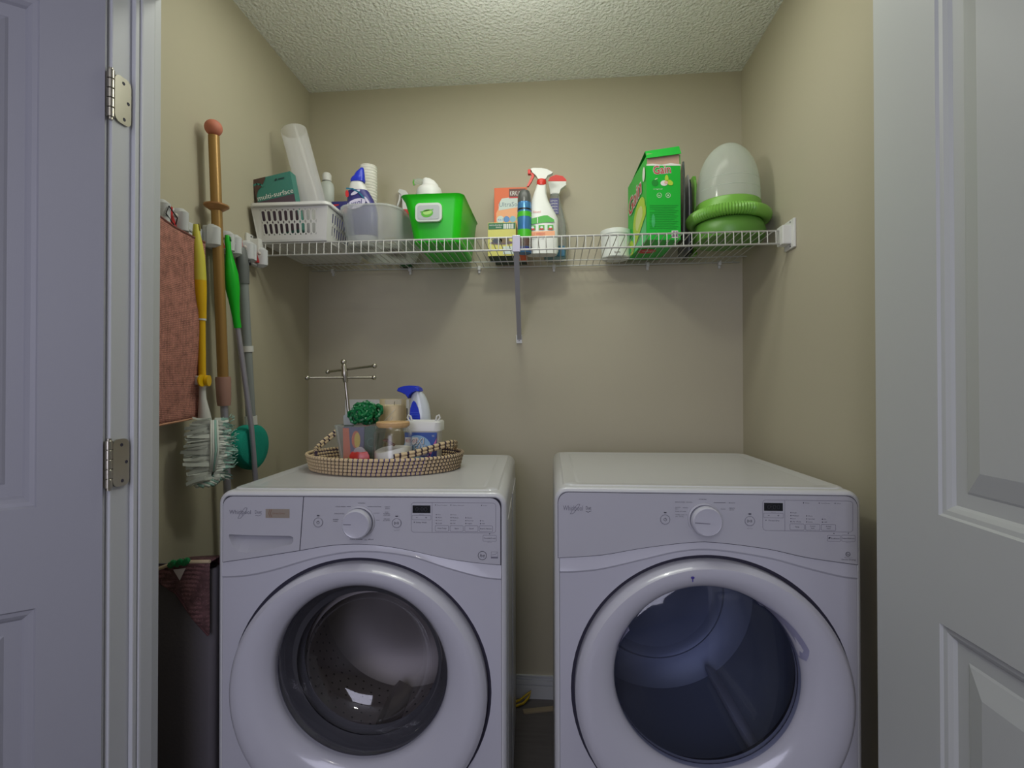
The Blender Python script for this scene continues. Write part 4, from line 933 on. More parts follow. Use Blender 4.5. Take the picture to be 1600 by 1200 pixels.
for i in range(14): q.rect(0.010 + (0.016 if i in (3, 9) else 0), 0.104 - 0.006 * (i * 7 % 3), 0.112 - i * 0.0058, 0.1132 - i * 0.0058, mat('carton_fine_print', (8, 120, 40), 0.5))
q.ell(0.022, 0.062, 0.006, 0.022, GG2, 1)
q.rect(0.082, 0.103, 0.006, 0.030, WPR, 1)
q.rect(0.085, 0.093, 0.019, 0.027, mat('pictogram_plum', (120, 90, 120), 0.6), 2); q.rect(0.0945, 0.1015, 0.019, 0.027, MATS['pictogram_plum'], 2); q.rect(0.085, 0.093, 0.009, 0.017, MATS['pictogram_plum'], 2); q.rect(0.0945, 0.1015, 0.009, 0.017, MATS['pictogram_plum'], 2)
q.build('printed_front', t)
q = Decal((-0.0004, d_, 0), (0, -1, 0), (0, 0, 1)); q.e = 0.0005
q.poly([(0.0, 0.0), (d_, 0.0), (d_, 0.10), (0.0, 0.04)], GG2, 1); q.ell(0.165, 0.105, 0.085, 0.055, LG, 2, rot=0.3); q.ell(0.17, 0.10, 0.05, 0.036, mat('carton_fruit', (204, 214, 140), 0.5), 3, rot=0.3); q.poly([(0.03, 0.004), (0.08, 0.0), (d_, 0.085), (d_, 0.115)], LG, 4)
[q.text('Gain', 0.030 + a1 * 0.005, 0.150 + a2 * 0.004, 0.060, WPR, 5, width=0.180, rot=0.16) for a1, a2 in ((-1, 0), (1, 0), (0, 1), (0, -1), (1, -1), (-1, 1), (1, 1), (-1, -1))]; q.text('Gain', 0.030, 0.150, 0.060, RED, 6, width=0.180, rot=0.16)
q.ell(0.238, 0.225, 0.016, 0.024, WPR, 5); q.ell(0.06, 0.04, 0.03, 0.015, LG, 3, rot=-0.3); q.build('printed_side', t)
q = Decal((w_, 0, -0.0004), (-1, 0, 0), (0, 1, 0)); q.ell(0.075, 0.14, 0.032, 0.03, RED, 1); q.text('Gain', 0.100 - 0.05, 0.13, 0.02, WPR, 2, width=0.04); q.build('base_face', t)

# ---------------- thin trays
for nm, lab, x, th, y0, y1, z1, cc, rz_ in (('cutting_board', 'dark thin board upright against the green detergent carton', 0.4245, 0.006, 1.715, 1.96, 0.262, (34, 44, 40), -0.16), ('cutting_board', 'thin grey board standing between the dark board and the black one', 0.4790, 0.005, 1.862, 1.985, 0.278, (150, 152, 150), 0), ('cutting_board', 'black glossy board upright just left of the green one', 0.4910, 0.006, 1.885, 1.985, 0.270, (22, 28, 36), 0), ('cutting_board', 'green thin board standing left of the domed container', 0.5140, 0.012, 1.912, 1.99, 0.292, (104, 164, 62), 0)):
    t = thing(nm, lab, 'cutting board', (x, y0, DZ), rz_)
    b = MB(); L = []
    for i in range(9):
        f_ = i / 8; z = z1 * f_; bow = 0.002 * math.sin(PI * f_); ys = 0.012 * (f_ > 0.95)
        L.append([(bow - th / 2, ys, z), (bow + th / 2, ys, z), (bow + th / 2, y1 - y0 - ys, z), (bow - th / 2, y1 - y0 - ys, z)])
    b.rings(L, mat('board_%d' % cc[0], cc, 0.3), (True, True), smooth=False); b.build('board', t)
    b = MB(); b.tube([(0.0, -0.0005, z1 * 0.08), (0.002, -0.0015, z1 * 0.5), (0.0, -0.0005, z1 * 0.93)], th * 0.42, mat('board_edge_%d' % cc[0], tuple(min(255, c1 + 30) for c1 in cc), 0.3), 6); b.build('edge_bead', t)

# ---------------- domed container
GC = mat('container_green', (118, 176, 70), 0.35); GCD = mat('container_green_base', (88, 140, 54), 0.4)
DOME = frosted('dome_plastic', (236, 242, 236), 0.50, 0.12)
dcx, dcy = 0.585, 1.778
t = thing('domed_container', 'milky domed container on a green base at the right shelf end', 'container', (dcx, dcy, DZ))
b = MB(); b.lathe([(0.085, 0.0), (0.110, 0.004), (0.118, 0.03), (0.110, 0.055), (0.100, 0.070)], GCD, n=48, caps=(True, True)); b.build('base_bowl', t)
b = MB(); b.lathe([(0.100, 0.070), (0.103, 0.078), (0.103, 0.128), (0.100, 0.132)], GC, n=48, caps=(True, True)); b.build('green_collar', t)
b = MB(); pr = []
for i in range(19):
    f_ = i / 18; z = 0.132 + 0.206 * f_; r = 0.101 * (1 - f_ ** 2.7) ** 0.55 if f_ < 1 else 0.001
    pr.append((max(r, 0.001), z))
b.lathe(pr, DOME, n=48, caps=(False, False)); dm = b.build('dome', t)
b = MB()
for zz in (0.168, 0.200): b.tube([(0.1005 * (1 - ((zz - 0.132) / 0.206) ** 2.7) ** 0.55 * math.cos(R(a)), 0.1012 * (1 - ((zz - 0.132) / 0.206) ** 2.7) ** 0.55 * math.sin(R(a)), zz) for a in range(-165, -14, 6)], 0.0012, DOME, 6)
b.build('moulded_line', dm)
b = MB()
N = 180; pts = [(0.115 * math.cos(2 * PI * k / N), 0.115 * math.sin(2 * PI * k / N), 0.082) for k in range(N)]
def ribf(i):
    a = 360 * i / N
    if 290 < a < 350: return 0.0205
    return 0.0208 if i % 2 == 0 else 0.0172
b.tube(pts, 0.02, GC, 14, closed=True, radf=ribf); b.build('ribbed_ring', t)

# ================================================================== left wall tool rack
RK = mat('rack_grey_white', (196, 198, 200), 0.45); RKR = mat('rack_red', (186, 30, 36), 0.5); RKB = mat('rack_inner', (200, 190, 184), 0.5)
t = thing('tool_rack', 'grey white wall rack with red grips holding mops and brushes', 'tool rack', (XL, 1.40, 1.655))
b = MB(); b.box(0, 0.014, -0.29, 0.215, -0.026, 0.014, RK, 0.003); b.build('rail', t)
for y in (-0.180, 0.013, 0.112, 0.190):
    b = MB(); b.box(0.012, 0.032, y - 0.044, y + 0.044, -0.034, 0.028, RK, 0.006); gr = b.build('grip_housing', t)
    for s_ in (-1, 1):
        b = MB(); yy = y + s_ * 0.032
        b.rings([[(0.030 + 0.030 * math.cos(a) * k_, yy + 0.0160 * math.sin(a) * (1 if k_ > 0.9 else k_), z) for a in [PI * q_ / 8 - PI / 2 for q_ in range(9)]] for z, k_ in ((-0.036, 0.55), (-0.028, 1), (0.020, 1), (0.030, 0.55))], RK, (True, True)); b.build('grip_jaw', gr)
    if y != 0.015:
        b = MB(); b.prism([(-0.018, -0.022), (0.018, -0.022), (0.004, 0.004), (0.003, 0.022), (-0.003, 0.022), (-0.004, 0.004)], 0.0, 0.012, RKR)
        b2 = MB(); b2.M = Matrix.Translation((0.034, y, 0)) @ Matrix.Rotation(-PI / 2, 4, 'Z') @ Matrix.Translation((0, -0.006, 0)); 
        b2.prism([(-0.020, -0.024), (0.020, -0.024), (0.005, 0.002), (0.003, 0.024), (-0.003, 0.024), (-0.005, 0.002)], 0.0, 0.012, RKR); b2.build('red_insert', gr)
        b = MB(); b.sphere((0.050, y, 0.002), 0.006, RKB, 10); b.build('insert_ball', gr)
for y in (-0.095, -0.250, 0.065, 0.150):
    b = MB(); b.box(0.013, 0.020, y - 0.022, y + 0.022, -0.024, 0.016, RK, 0.003)
    b.tube([(0.018, y, -0.004), (0.034, y, -0.016), (0.044, y, -0.010), (0.046, y, 0.002)], 0.0035, RK, 8); b.build('hook', t)

# ---- hanging cloth
def weave(name, rgb, sc_=260):
    m = mat(name, rgb, 0.9)
    nt = m.node_tree; bs = nt.nodes['Principled BSDF']
    tc = nt.nodes.new('ShaderNodeTexCoord'); mp = nt.nodes.new('ShaderNodeMapping'); nt.links.new(tc.outputs['Object'], mp.inputs[0])
    outs = []
    for ax_ in ('Y', 'Z'):
        wv = nt.nodes.new('ShaderNodeTexWave'); wv.bands_direction = ax_; wv.inputs['Scale'].default_value = sc_ / 6.28; wv.inputs['Distortion'].default_value = 2.5; wv.inputs['Detail'].default_value = 1
        wv.inputs['Detail Scale'].default_value = 8
        nt.links.new(mp.outputs[0], wv.inputs[0]); outs.append(wv)
    mu = nt.nodes.new('ShaderNodeMath'); mu.operation = 'MULTIPLY'
    nt.links.new(outs[0].outputs['Fac'], mu.inputs[0]); nt.links.new(outs[1].outputs['Fac'], mu.inputs[1])
    nz = nt.nodes.new('ShaderNodeTexNoise'); nz.inputs['Scale'].default_value = 60; nt.links.new(mp.outputs[0], nz.inputs[0])
    ad = nt.nodes.new('ShaderNodeMath'); ad.operation = 'ADD'; nt.links.new(mu.outputs[0], ad.inputs[0]); nt.links.new(nz.outputs['Fac'], ad.inputs[1])
    sb = nt.nodes.new('ShaderNodeMath'); sb.operation = 'SUBTRACT'; sb.inputs[1].default_value = 0.3; sb.use_clamp = True; nt.links.new(ad.outputs[0], sb.inputs[0])
    mx = nt.nodes.new('ShaderNodeMix'); mx.data_type = 'RGBA'; c0 = [lin(v) for v in rgb]
    mx.inputs['A'].default_value = tuple(v * 0.42 for v in c0) + (1,); mx.inputs['B'].default_value = tuple(min(1, v * 1.5) for v in c0) + (1,)
    nt.links.new(sb.outputs[0], mx.inputs['Factor']); nt.links.new(mx.outputs['Result'], bs.inputs['Base Color'])
    bp = nt.nodes.new('ShaderNodeBump'); bp.inputs['Strength'].default_value = 0.6; bp.inputs['Distance'].default_value = 0.0015
    nt.links.new(mu.outputs[0], bp.inputs['Height']); nt.links.new(bp.outputs[0], bs.inputs['Normal'])
    return m
ROSE = weave('rose_cloth', (186, 128, 114), 430); PEACH = mat('cloth_binding', (196, 146, 116), 0.8)
t = thing('hanging_cloth', 'rose coloured woven cloth hanging from the rack beside the jamb', 'cloth', (-0.944, 1.212, 1.627))
b = MB(); L = []
NU, NV = 22, 40
def clp(u, v):
    y = -0.125 + (0.210 + 0.026 * v) * u + 0.006 * math.sin(7 * v) * u
    ztop = 0.010 - 0.028 * u; zb = -0.506 + 0.022 * u
    z = ztop + (zb - ztop) * v
    x = 0.004 * math.sin(u * 9 + v * 1.5) + 0.003 * math.sin(v * 8 + u * 4) - 0.010 * v + (0.012 * (1 - v) if u > 0.85 else 0) * (u - 0.85) / 0.15
    return (x, y, z)
for i in range(NV + 1): L.append([clp(k / NU, i / NV) for k in range(NU + 1)])
b.rings(L, ROSE, (False, False), closed=False); b.build('woven_panel', t, solid=0.003)
b = MB(); b.tube([clp(k / 12, 1.0) for k in range(13)], 0.003, PEACH, 6); b.build('lower_binding', t)
b = MB(); b.tube([clp(k / 12, 0.0) for k in range(13)], 0.0035, mat('cloth_edge_dark', (120, 76, 70), 0.9), 6); b.build('upper_hem', t)
b = MB(); b.tube([(-0.005, 0.0, 0.004), (0.004, -0.006, 0.018), (0.000, -0.030, 0.040), (-0.004, -0.034, 0.02), (-0.002, -0.010, 0.0)], 0.0016, BLACK, 6); b.build('hanging_loop', t)

# ---- yellow duster
YL = mat('handle_yellow_pale', (214, 204, 76), 0.4); YD = mat('handle_yellow', (226, 180, 10), 0.35)
t = thing('yellow_duster', 'yellow handled duster with a shaggy pale green head', 'duster', (-0.940, 1.280, 1.652))
def YZ(y, z): return (0.0, y - 1.29, z - 1.652)
b = MB(); b.tube([YZ(1.283, 1.650), YZ(1.284, 1.63), YZ(1.288, 1.60), YZ(1.293, 1.57), YZ(1.296, 1.53), YZ(1.298, 1.505)], 0.02, YL, 14, radf=lambda i: (0.007, 0.009, 0.0125, 0.0150, 0.0160, 0.0160)[i]); b.build('pale_grip', t)
b = MB(); b.tube([(0.007, -0.005, 0.0), (0.008, -0.005, -0.006), (0.008, -0.004, -0.018)], 0.0026, mat('slot_olive', (120, 110, 30), 0.5), 8); b.build('hanging_hole', t)
b = MB(); b.tube([YZ(1.298, 1.506), YZ(1.300, 1.47), YZ(1.303, 1.44), YZ(1.305, 1.425), YZ(1.306, 1.405)], 0.02, YD, 14, radf=lambda i: (0.0162, 0.0155, 0.0135, 0.0120, 0.0115)[i]); b.build('yellow_grip', t)
b = MB(); b.tube([YZ(1.306, 1.406), YZ(1.306, 1.400)], 0.0112, WHITEP, 14); b.build('white_ring', t)
b = MB(); b.tube([YZ(1.306, 1.400), YZ(1.308, 1.30), YZ(1.309, 1.250)], 0.0092, YD, 14); b.build('lower_pole', t)
b = MB(); b.M = Matrix.Translation(YZ(1.307, 1.238)); b.box(-0.012, 0.010, -0.014, 0.010, -0.010, 0.014, WHITEP, 0.004); b.build('pivot_block', t)
b = MB(); b.cyl((0.010, 0.020, -0.413), (0.018, 0.022, -0.413), 0.015, YD, 18); b.cyl((0.008, 0.004, -0.413), (0.012, 0.004, -0.413), 0.016, YD, 18); b.build('pivot_knob', t)
b = MB(); b.tube([YZ(1.309, 1.225), YZ(1.311, 1.19), YZ(1.317, 1.150), YZ(1.322, 1.12)], 0.01, WHITEP, 12, radf=lambda i: (0.0075, 0.009, 0.015, 0.018)[i]); b.build('white_neck', t)
FL1 = mat('fluff_pale', (214, 220, 212), 0.95); FL2 = mat('fluff_aqua', (150, 190, 178), 0.95); FL3 = mat('fluff_grey', (180, 186, 180), 0.95)
hc = Vector((0.0, 0.0, -0.600))
HM = Matrix.Translation((0.010, 0.030, 0)) @ Matrix.Rotation(R(-32), 4, 'Z')
b = MB(); b.M = HM; L = []
for i in range(14):
    f_ = i / 13; z = hc.z + 0.080 - 0.155 * f_; w1 = 0.044 * math.sin(PI * (0.14 + 0.74 * f_)) ** 0.5; dpt = 0.024 * math.sin(PI * (0.1 + 0.8 * f_)) ** 0.5
    L.append([(hc.x + dpt * math.cos(a), hc.y + w1 * math.sin(a), z) for a in [2 * PI * k / 26 for k in range(26)]])
b.rings(L, FL3, (True, True)); b.build('fluff_core', t)
b = MB(); b.M = HM
for sd in (-1, 1):
    for row in range(26):
        for lay in range(4):
            f_ = (row + rnd.random() * 0.6) / 26
            z = hc.z + 0.084 - 0.160 * f_
            wmax = 0.066 * math.sin(PI * (0.16 + 0.68 * f_)) ** 0.45 * rnd.uniform(0.80, 1.05) * (1 - 0.10 * lay)
            hw = rnd.uniform(0.0030, 0.0065) if sd < 0 else rnd.uniform(0.0016, 0.0042)
            x0 = 0.030 - lay * 0.002 + rnd.uniform(-0.002, 0.003); tw = rnd.uniform(-0.004, 0.004); dz_ = rnd.uniform(-0.018, 0.008)
            vs = []
            for j in range(5):
                g_ = j / 4; yy = hc.y + sd * (0.004 + wmax * math.sin(g_ * PI / 2) ** 1.0 * (0.35 + 0.65 * g_)); xx = x0 * math.cos(g_ * 1.15) + (0.004 * math.sin(g_ * 9 + row) if sd > 0 else 0.0015 * math.sin(g_ * 6 + row))
                zz = z + dz_ * g_ * g_
                vs += [(xx + tw * g_, yy, zz - hw * (1 - 0.3 * g_)), (xx - tw * g_, yy, zz + hw * (1 - 0.3 * g_))]
            for j in range(4):
                m_ = (FL1 if (row + lay) % 3 else FL3) if sd < 0 else (FL2 if j >= 2 and lay % 2 == 0 else FL1)
                k = j * 2
                b.add([vs[k], vs[k + 2], vs[k + 3], vs[k + 1]], [(0, 1, 2, 3)], m_, True)
for k in range(9):       # curled tip folds at the bottom
    a = k * 0.7; b.tube([(0.014 + 0.012 * math.cos(a + q_ * 0.8), hc.y - 0.022 + 0.005 * k + 0.012 * math.sin(q_ * 0.9 + a), hc.z - 0.066 - 0.0045 * q_) for q_ in range(7)], 0.0045, FL2 if k % 2 else FL1, 6)
for k in (-1, 0, 1, 2): b.tube([(0.033, hc.y + 0.005 * k - 0.002, hc.z + 0.082), (0.036, hc.y + 0.006 * k - 0.002, hc.z), (0.030, hc.y + 0.004 * k - 0.004, hc.z - 0.055)], 0.0026, (FL1, MATS['white_plastic'], FL2, FL1)[k + 1], 6)
for k in range(40):      # loose fringe at the right edge and top
    p = Vector((rnd.uniform(0.0, 0.02), hc.y + rnd.uniform(0.045, 0.066), hc.z + rnd.uniform(-0.05, 0.09))); d_v = Vector((rnd.uniform(-0.3, 0.6), rnd.uniform(0.2, 1.0), rnd.uniform(-0.4, 0.8))).normalized() * rnd.uniform(0.006, 0.014)
    b.tube([tuple(p), tuple(p + d_v)], 0.0012, FL2, 4)
o = b.build('fluff_fibres', t, autos=False); o['kind'] = 'stuff'

# ---- brown mop pole
GOLD = mat('pole_bronze', (166, 130, 76), 0.36, metal=0.4); PINK = mat('ball_pink', (196, 118, 96), 0.6); PCOL = mat('collar_rose', (164, 124, 112), 0.5)
t = thing('bronze_mop', 'long bronze mop pole with a pink ball end', 'mop', (-0.962, 1.50, 0.002))
def MP(z): # centre line
    return (0.0, 1.372 + (1.954 - z) * 0.0655 - 1.50, z - 0.002)
b = MB(); b.cyl(MP(1.235), MP(1.935), 0.0146, GOLD, 20); b.build('bronze_tube', t)
b = MB(); b.sphere(MP(1.957), 0.0235, PINK, 20, (1, 1, 0.97)); b.build('ball_end', t)
b = MB(); b.M = Matrix.Translation(MP(1.738)); b.lathe([(0.0155, -0.012), (0.019, -0.010), (0.0325, 0.0), (0.033, 0.004), (0.027, 0.006), (0.0155, 0.006)], mat('flange_copper', (176, 128, 84), 0.4, metal=0.3), n=30); b.build('flange', t)
b = MB(); b.tube([MP(1.252), MP(1.245), MP(1.18), MP(1.168)], 0.02, PCOL, 20, radf=lambda i: (0.0195, 0.0208, 0.0188, 0.0172)[i]); b.build('rose_collar', t)
b = MB(); b.cyl(MP(0.05), MP(1.18), 0.0102, SILVER, 16); b.build('steel_tube', t)
b = MB(); b.M = Matrix.Translation((0, MP(0.03)[1], 0)); b.box(-0.030, 0.060, -0.06, 0.08, 0, 0.05, mat('mop_head', (120, 120, 124), 0.9), 0.015); b.build('mop_head', t)

# ---- green brush
GH = mat('handle_green', (20, 190, 40), 0.35)
t = thing('green_handled_brush', 'brush with bulging bright green handle on a thin silver pole', 'brush', (-0.934, 1.606, 0.002))
def GP(y, z): return (-0.014 * max(0, min(1, (z - 1.10) / 0.35)), y - 1.62, z - 0.002)
b = MB(); b.tube([GP(1.428, 1.664), GP(1.430, 1.645), GP(1.434, 1.622), GP(1.440, 1.59), GP(1.447, 1.555), GP(1.454, 1.515), GP(1.462, 1.475), GP(1.470, 1.43), GP(1.476, 1.400)], 0.02, GH, 18, radf=lambda i: (0.006, 0.0085, 0.0075, 0.013, 0.0192, 0.0196, 0.0145, 0.0108, 0.0104)[i]); b.build('green_handle', t)
b = MB(); b.tube([(-0.007, -0.190, 1.657), (-0.006, -0.189, 1.645)], 0.003, mat('slot_green', (6, 110, 24), 0.5), 8); b.build('hanging_hole', t)
b = MB(); b.tube([GP(1.475, 1.405), GP(1.527, 1.10), GP(1.556, 0.90), GP(1.62, 0.06)], 0.0078, SILVER, 14); b.build('silver_pole', t)
b = MB(); b.M = Matrix.Translation((0, 0, 0)); b.box(-0.03, 0.03, -0.04, 0.04, 0.0, 0.06, GH, 0.01); b.build('brush_head', t)

# ---- grey scrubber with teal sponge
GD = mat('handle_dark_grey', (104, 108, 108), 0.5); GM = mat('pole_grey', (140, 146, 146), 0.35); TS = mat('sponge_teal', (8, 150, 130), 0.9, bump=0.5, bscale=220)
t = thing('tub_scrubber', 'grey pole scrubber with a teal sponge head', 'scrubber', (-0.968, 1.53, 1.65))
def SP(y, z): return (0.0, y - 1.53, z - 1.65)
b = MB(); b.tube([SP(1.510, 1.655), SP(1.510, 1.648), SP(1.520, 1.60), SP(1.524, 1.545)], 0.02, GD, 16, radf=lambda i: (0.012, 0.0165, 0.0185, 0.0175)[i]); b.build('dark_grip', t)
b = MB(); b.tube([(0.014, 0.0, -0.03), (0.016, 0.002, -0.045)], 0.005, BLACK, 8); b.build('grip_hole', t)
b = MB(); b.cyl(SP(1.524, 1.547), SP(1.566, 1.12), 0.0148, GM, 16); b.build('grey_tube', t)
for z_ in (1.343, 1.118):
    y_ = 1.524 + (1.547 - z_) * 0.0984
    b = MB(); b.cyl(SP(y_, z_ + 0.009 if z_ > 1.2 else z_ + 0.012), SP(y_ + 0.002, z_ - 0.009 if z_ > 1.2 else z_ - 0.016), 0.0185, WHITEP, 16); b.build('white_band', t)
b = MB(); L = []
tp = [(-0.088, -0.012), (-0.078, 0.030), (-0.045, 0.058), (0.0, 0.066), (0.045, 0.062), (0.080, 0.036), (0.092, -0.004), (0.084, -0.040), (0.056, -0.072), (0.018, -0.086), (-0.010, -0.080), (-0.048, -0.058), (-0.076, -0.036)]
sy_, sz_ = 1.557 - 1.53, 1.040 - 1.65
for x_, k_ in ((-0.028, 0.86), (-0.022, 0.98), (0.010, 1.0), (0.020, 0.93), (0.024, 0.7)):
    L.append([(x_, sy_ + y * k_, sz_ + z * k_) for y, z in tp])
b.rings(L, TS, (True, True)); b.build('sponge_head', t, sub=1)

# ================================================================== hamper with draped cloth
t = thing('laundry_hamper', 'flat dark grey hamper squeezed between the washer and left wall', 'hamper', (-0.898, 1.150, 0))
HG = mat('hamper_grey', (92, 88, 94), 0.8, bump=0.3, bscale=120)
b = MB(); b.rings([rbox(0.0, -0.085, 0.088, 0.005, 0.05, 0.012), rbox(0.01, -0.090, 0.093, 0.0, 0.055, 0.014), rbox(0.785, -0.092, 0.095, 0.002, 0.036, 0.012), rbox(0.790, -0.090, 0.093, 0.004, 0.034, 0.012), rbox(0.790, -0.086, 0.089, 0.008, 0.030, 0.008), rbox(0.04, -0.082, 0.085, 0.010, 0.045, 0.008)], HG, (True, True)); b.build('hamper_body', t)
PLUM = weave('plum_cloth', (106, 74, 76), 200)
t = thing('draped_cloth', 'dark rose cloth with cream edge draped over the grey hamper', 'cloth', (-0.893, 1.146, 0.810))
b = MB(); L = []
top_ = [(-0.094, -0.032), (-0.036, -0.018), (0.0, -0.004), (0.045, 0.000), (0.089, 0.002)]
bot_ = [(-0.094, -0.062), (-0.036, -0.046), (0.008, -0.072), (0.050, -0.128), (0.089, -0.168)]
NV = 12
for i in range(NV + 1):
    v = i / NV; row = []
    for k in range(21):
        f_ = k / 20 * 4; j = min(3, int(f_)); g_ = f_ - j
        a_ = Vector(top_[j]).lerp(Vector(top_[j + 1]), g_); c_ = Vector(bot_[j]).lerp(Vector(bot_[j + 1]), g_)
        p = a_.lerp(c_, v); row.append((p.x, -0.004 - 0.003 * math.sin(p.x * 90 + v * 3) - 0.006 * v, p.y))
    L.append(row)
b.rings(L, PLUM, (False, False), closed=False)
b.rings([[(x, -0.004, z) for x, z in top_], [(x, 0.022, z + 0.001) for x, z in top_], [(x, 0.044, z - 0.002) for x, z in top_], [(x, 0.046, z - 0.06) for x, z in top_]], PLUM, (False, False), closed=False)
b.build('cloth_panel', t, solid=0.003)
b = MB(); b.tube([(x, -0.006, z + 0.001) for x, z in top_], 0.0042, mat('cream_binding', (186, 168, 140), 0.8), 8); b.build('cream_edge', t)
b = MB(); b.tube([(x, -0.010, z) for x, z in bot_], 0.0025, mat('plum_edge', (84, 52, 56), 0.9), 6); b.build('lower_hem', t)
b = MB()
for k in range(6): b.sphere((-0.008 + 0.0085 * k, -0.006 - 0.003 * (k % 2), -0.008 + 0.0016 * k + 0.004 * (k % 2)), 0.0085, MATS.get('tinsel_green') or mat('tinsel_green', (16, 112, 62), 0.3), 8, (1, 0.8, 1.0))
b.build('green_trim', t)
b = MB(); b.prism([(0.004, -0.016), (0.034, -0.012), (0.020, -0.040)], -0.014, -0.012, mat('tag_pale', (196, 186, 184), 0.8)); b.build('pale_tag', t)

# ================================================================== tray on the washer and its contents
WT = 0.9762
t = thing('woven_tray', 'oval woven rope tray with dark stitching on the washer', 'tray', (-0.515, 1.535, WT))
ROPE = mat('seagrass_cream', (206, 184, 146), 0.8); STI = mat('stitch_dark', (58, 44, 60), 0.8); STIP = mat('stitch_violet', (74, 58, 110), 0.8)
RXt, RYt = 0.236, 0.178
def coil(rx, ry, z, r, nst, ph, name='rope_coil'):
    b = MB(); N = nst * 4
    pts = [(rx * math.cos(2 * PI * (k + ph) / N), ry * math.sin(2 * PI * (k + ph) / N), z) for k in range(N)]
    b.tube(pts, r, ROPE, 7, closed=True, radf=lambda i: r * (0.80, 1.02, 1.08, 0.96)[i % 4], matf=lambda i: (STIP if (i // 60) % 2 else STI) if i % 4 == 0 else ROPE)
    return b.build(name, t)
for k in range(5): coil(RXt - 0.010 + 0.0025 * k, RYt - 0.010 + 0.0025 * k, 0.0050 + 0.0100 * k, 0.0047, 104, 0.7 * k)
b = MB(); b.lathe([(1.0, 0.001), (1.04, 0.046)], STI, n=72, caps=(False, False), sx=RXt - 0.0115, sy=RYt - 0.0115); b.build('binding_core', t)
for k in range(3): coil(RXt - 0.020 - 0.05 * k, RYt - 0.020 - 0.045 * k, 0.0050, 0.0048, 90 - 22 * k, k, 'base_coil')
b = MB(); b.lathe([(1.0, 0.0008), (1.0, 0.006)], ROPE, n=48, sx=RXt - 0.014, sy=RYt - 0.014); b.build('tray_base', t)
def handle(pts):
    # arched rope handle, two strands
    for off in (0.0, 0.0095):
        b = MB(); P = [Vector(p) for p in pts]; fine = []
        for i in range(len(P) - 1):
            for k in range(12): 
                g_ = k / 12
                a0 = P[max(i - 1, 0)]; a1 = P[i]; a2 = P[i + 1]; a3 = P[min(i + 2, len(P) - 1)]
                fine.append(0.5 * ((2 * a1) + (a2 - a0) * g_ + (2 * a0 - 5 * a1 + 4 * a2 - a3) * g_ * g_ + (3 * a1 - a0 - 3 * a2 + a3) * g_ ** 3) + Vector((0, 0, off)))
        b.tube(fine, 0.0052, ROPE, 7, radf=lambda i: 0.0053 * (0.84, 1.0, 1.03, 0.97)[i % 4], matf=lambda i: STI if i % 4 == 0 else ROPE)
        b.build('handle_rope', t)
handle([(-0.165, -0.118, 0.048), (-0.192, -0.060, 0.056), (-0.180, -0.010, 0.082), (-0.150, 0.035, 0.112), (-0.150, 0.085, 0.095), (-0.16, 0.125, 0.052)])
handle([(0.075, -0.158, 0.046), (0.125, -0.128, 0.054), (0.165, -0.085, 0.064), (0.202, -0.03, 0.072), (0.212, 0.03, 0.066), (0.195, 0.09, 0.05)])
TB = WT + 0.0068      # inside base of the tray

t = thing('towel_tree', 'brushed nickel stand with crossed ball-ended arms in the tray', 'towel stand', (-0.640, 1.590, TB))
b = MB(); b.lathe([(0.038, 0), (0.040, 0.004), (0.036, 0.009), (0.014, 0.014), (0.007, 0.022)], NICKEL, n=28); b.build('base', t)
b = MB(); b.cyl((0.0, 0, 0.012), (-0.026, 0, 0.262), 0.0052, NICKEL, 14); 
b.build('stem', t)
b = MB(); b.M = Matrix.Translation((-0.026, 0, 0.260)) @ Matrix.Rotation(R(-6), 4, 'Y'); b.lathe([(0.0065, -0.006), (0.0085, -0.002), (0.0085, 0.012), (0.0100, 0.016), (0.0100, 0.030), (0.0085, 0.034), (0.0085, 0.046), (0.005, 0.054)], NICKEL, n=18); b.sphere((0, 0, 0.060), 0.0095, NICKEL, 14); b.build('finial', t)
for (a, c, z0, z1) in (((-0.128, -0.050), (0.055, 0.035), 0.268, 0.270), ((-0.112, 0.060), (0.088, -0.052), 0.290, 0.304)):
    b = MB(); b.cyl((a[0] - 0.0, a[1], z0), (c[0], c[1], z1), 0.0036, NICKEL, 10); ar = b.build('arm', t)
    for p_, z_ in ((a, z0), (c, z1)):
        b = MB(); b.sphere((p_[0], p_[1], z_), 0.0078, NICKEL, 14); b.build('ball_end', ar)

CG_ = frosted('clear_acrylic', (206, 214, 210), 0.16, 0.1)
t = thing('clear_pod_box', 'clear tapered container with colourful pouches at left in the tray', 'container', (-0.575, 1.490, TB))
b = MB(); b.rings([rbox(0.0, -0.042, 0.042, -0.040, 0.040, 0.012), rbox(0.002, -0.046, 0.046, -0.044, 0.044, 0.012), rbox(0.128, -0.064, 0.064, -0.056, 0.056, 0.014), rbox(0.128, -0.062, 0.062, -0.054, 0.054, 0.013), rbox(0.004, -0.043, 0.043, -0.041, 0.041, 0.011)], CG_, (True, True)); b.build('clear_wall', t)
DGT = mat('pack_forest', (20, 74, 50), 0.4)
t = thing('detergent_pouch', 'purple, orange and yellow pouch inside the clear container', 'pouch', (-0.591, 1.465, TB + 0.006))
b = MB(); b.prism([(-0.028, 0), (0.030, 0), (0.034, 0.114), (-0.030, 0.114)], 0, 0.014, mat('pouch_purple', (92, 84, 130), 0.4)); b.build('pouch_body', t)
q = Decal((0, -0.0004, 0), (1, 0, 0), (0, 0, 1)); q.poly([(-0.028, 0.0), (-0.004, 0.0), (-0.012, 0.112), (-0.030, 0.112)], ORG); q.ell(0.010, 0.078, 0.013, 0.026, ORG, 2); q.ell(0.014, 0.076, 0.009, 0.023, mat('art_yellow', (226, 196, 60), 0.5), 3); q.ell(0.006, 0.018, 0.022, 0.014, LG, 2); q.build('printed_front', t)
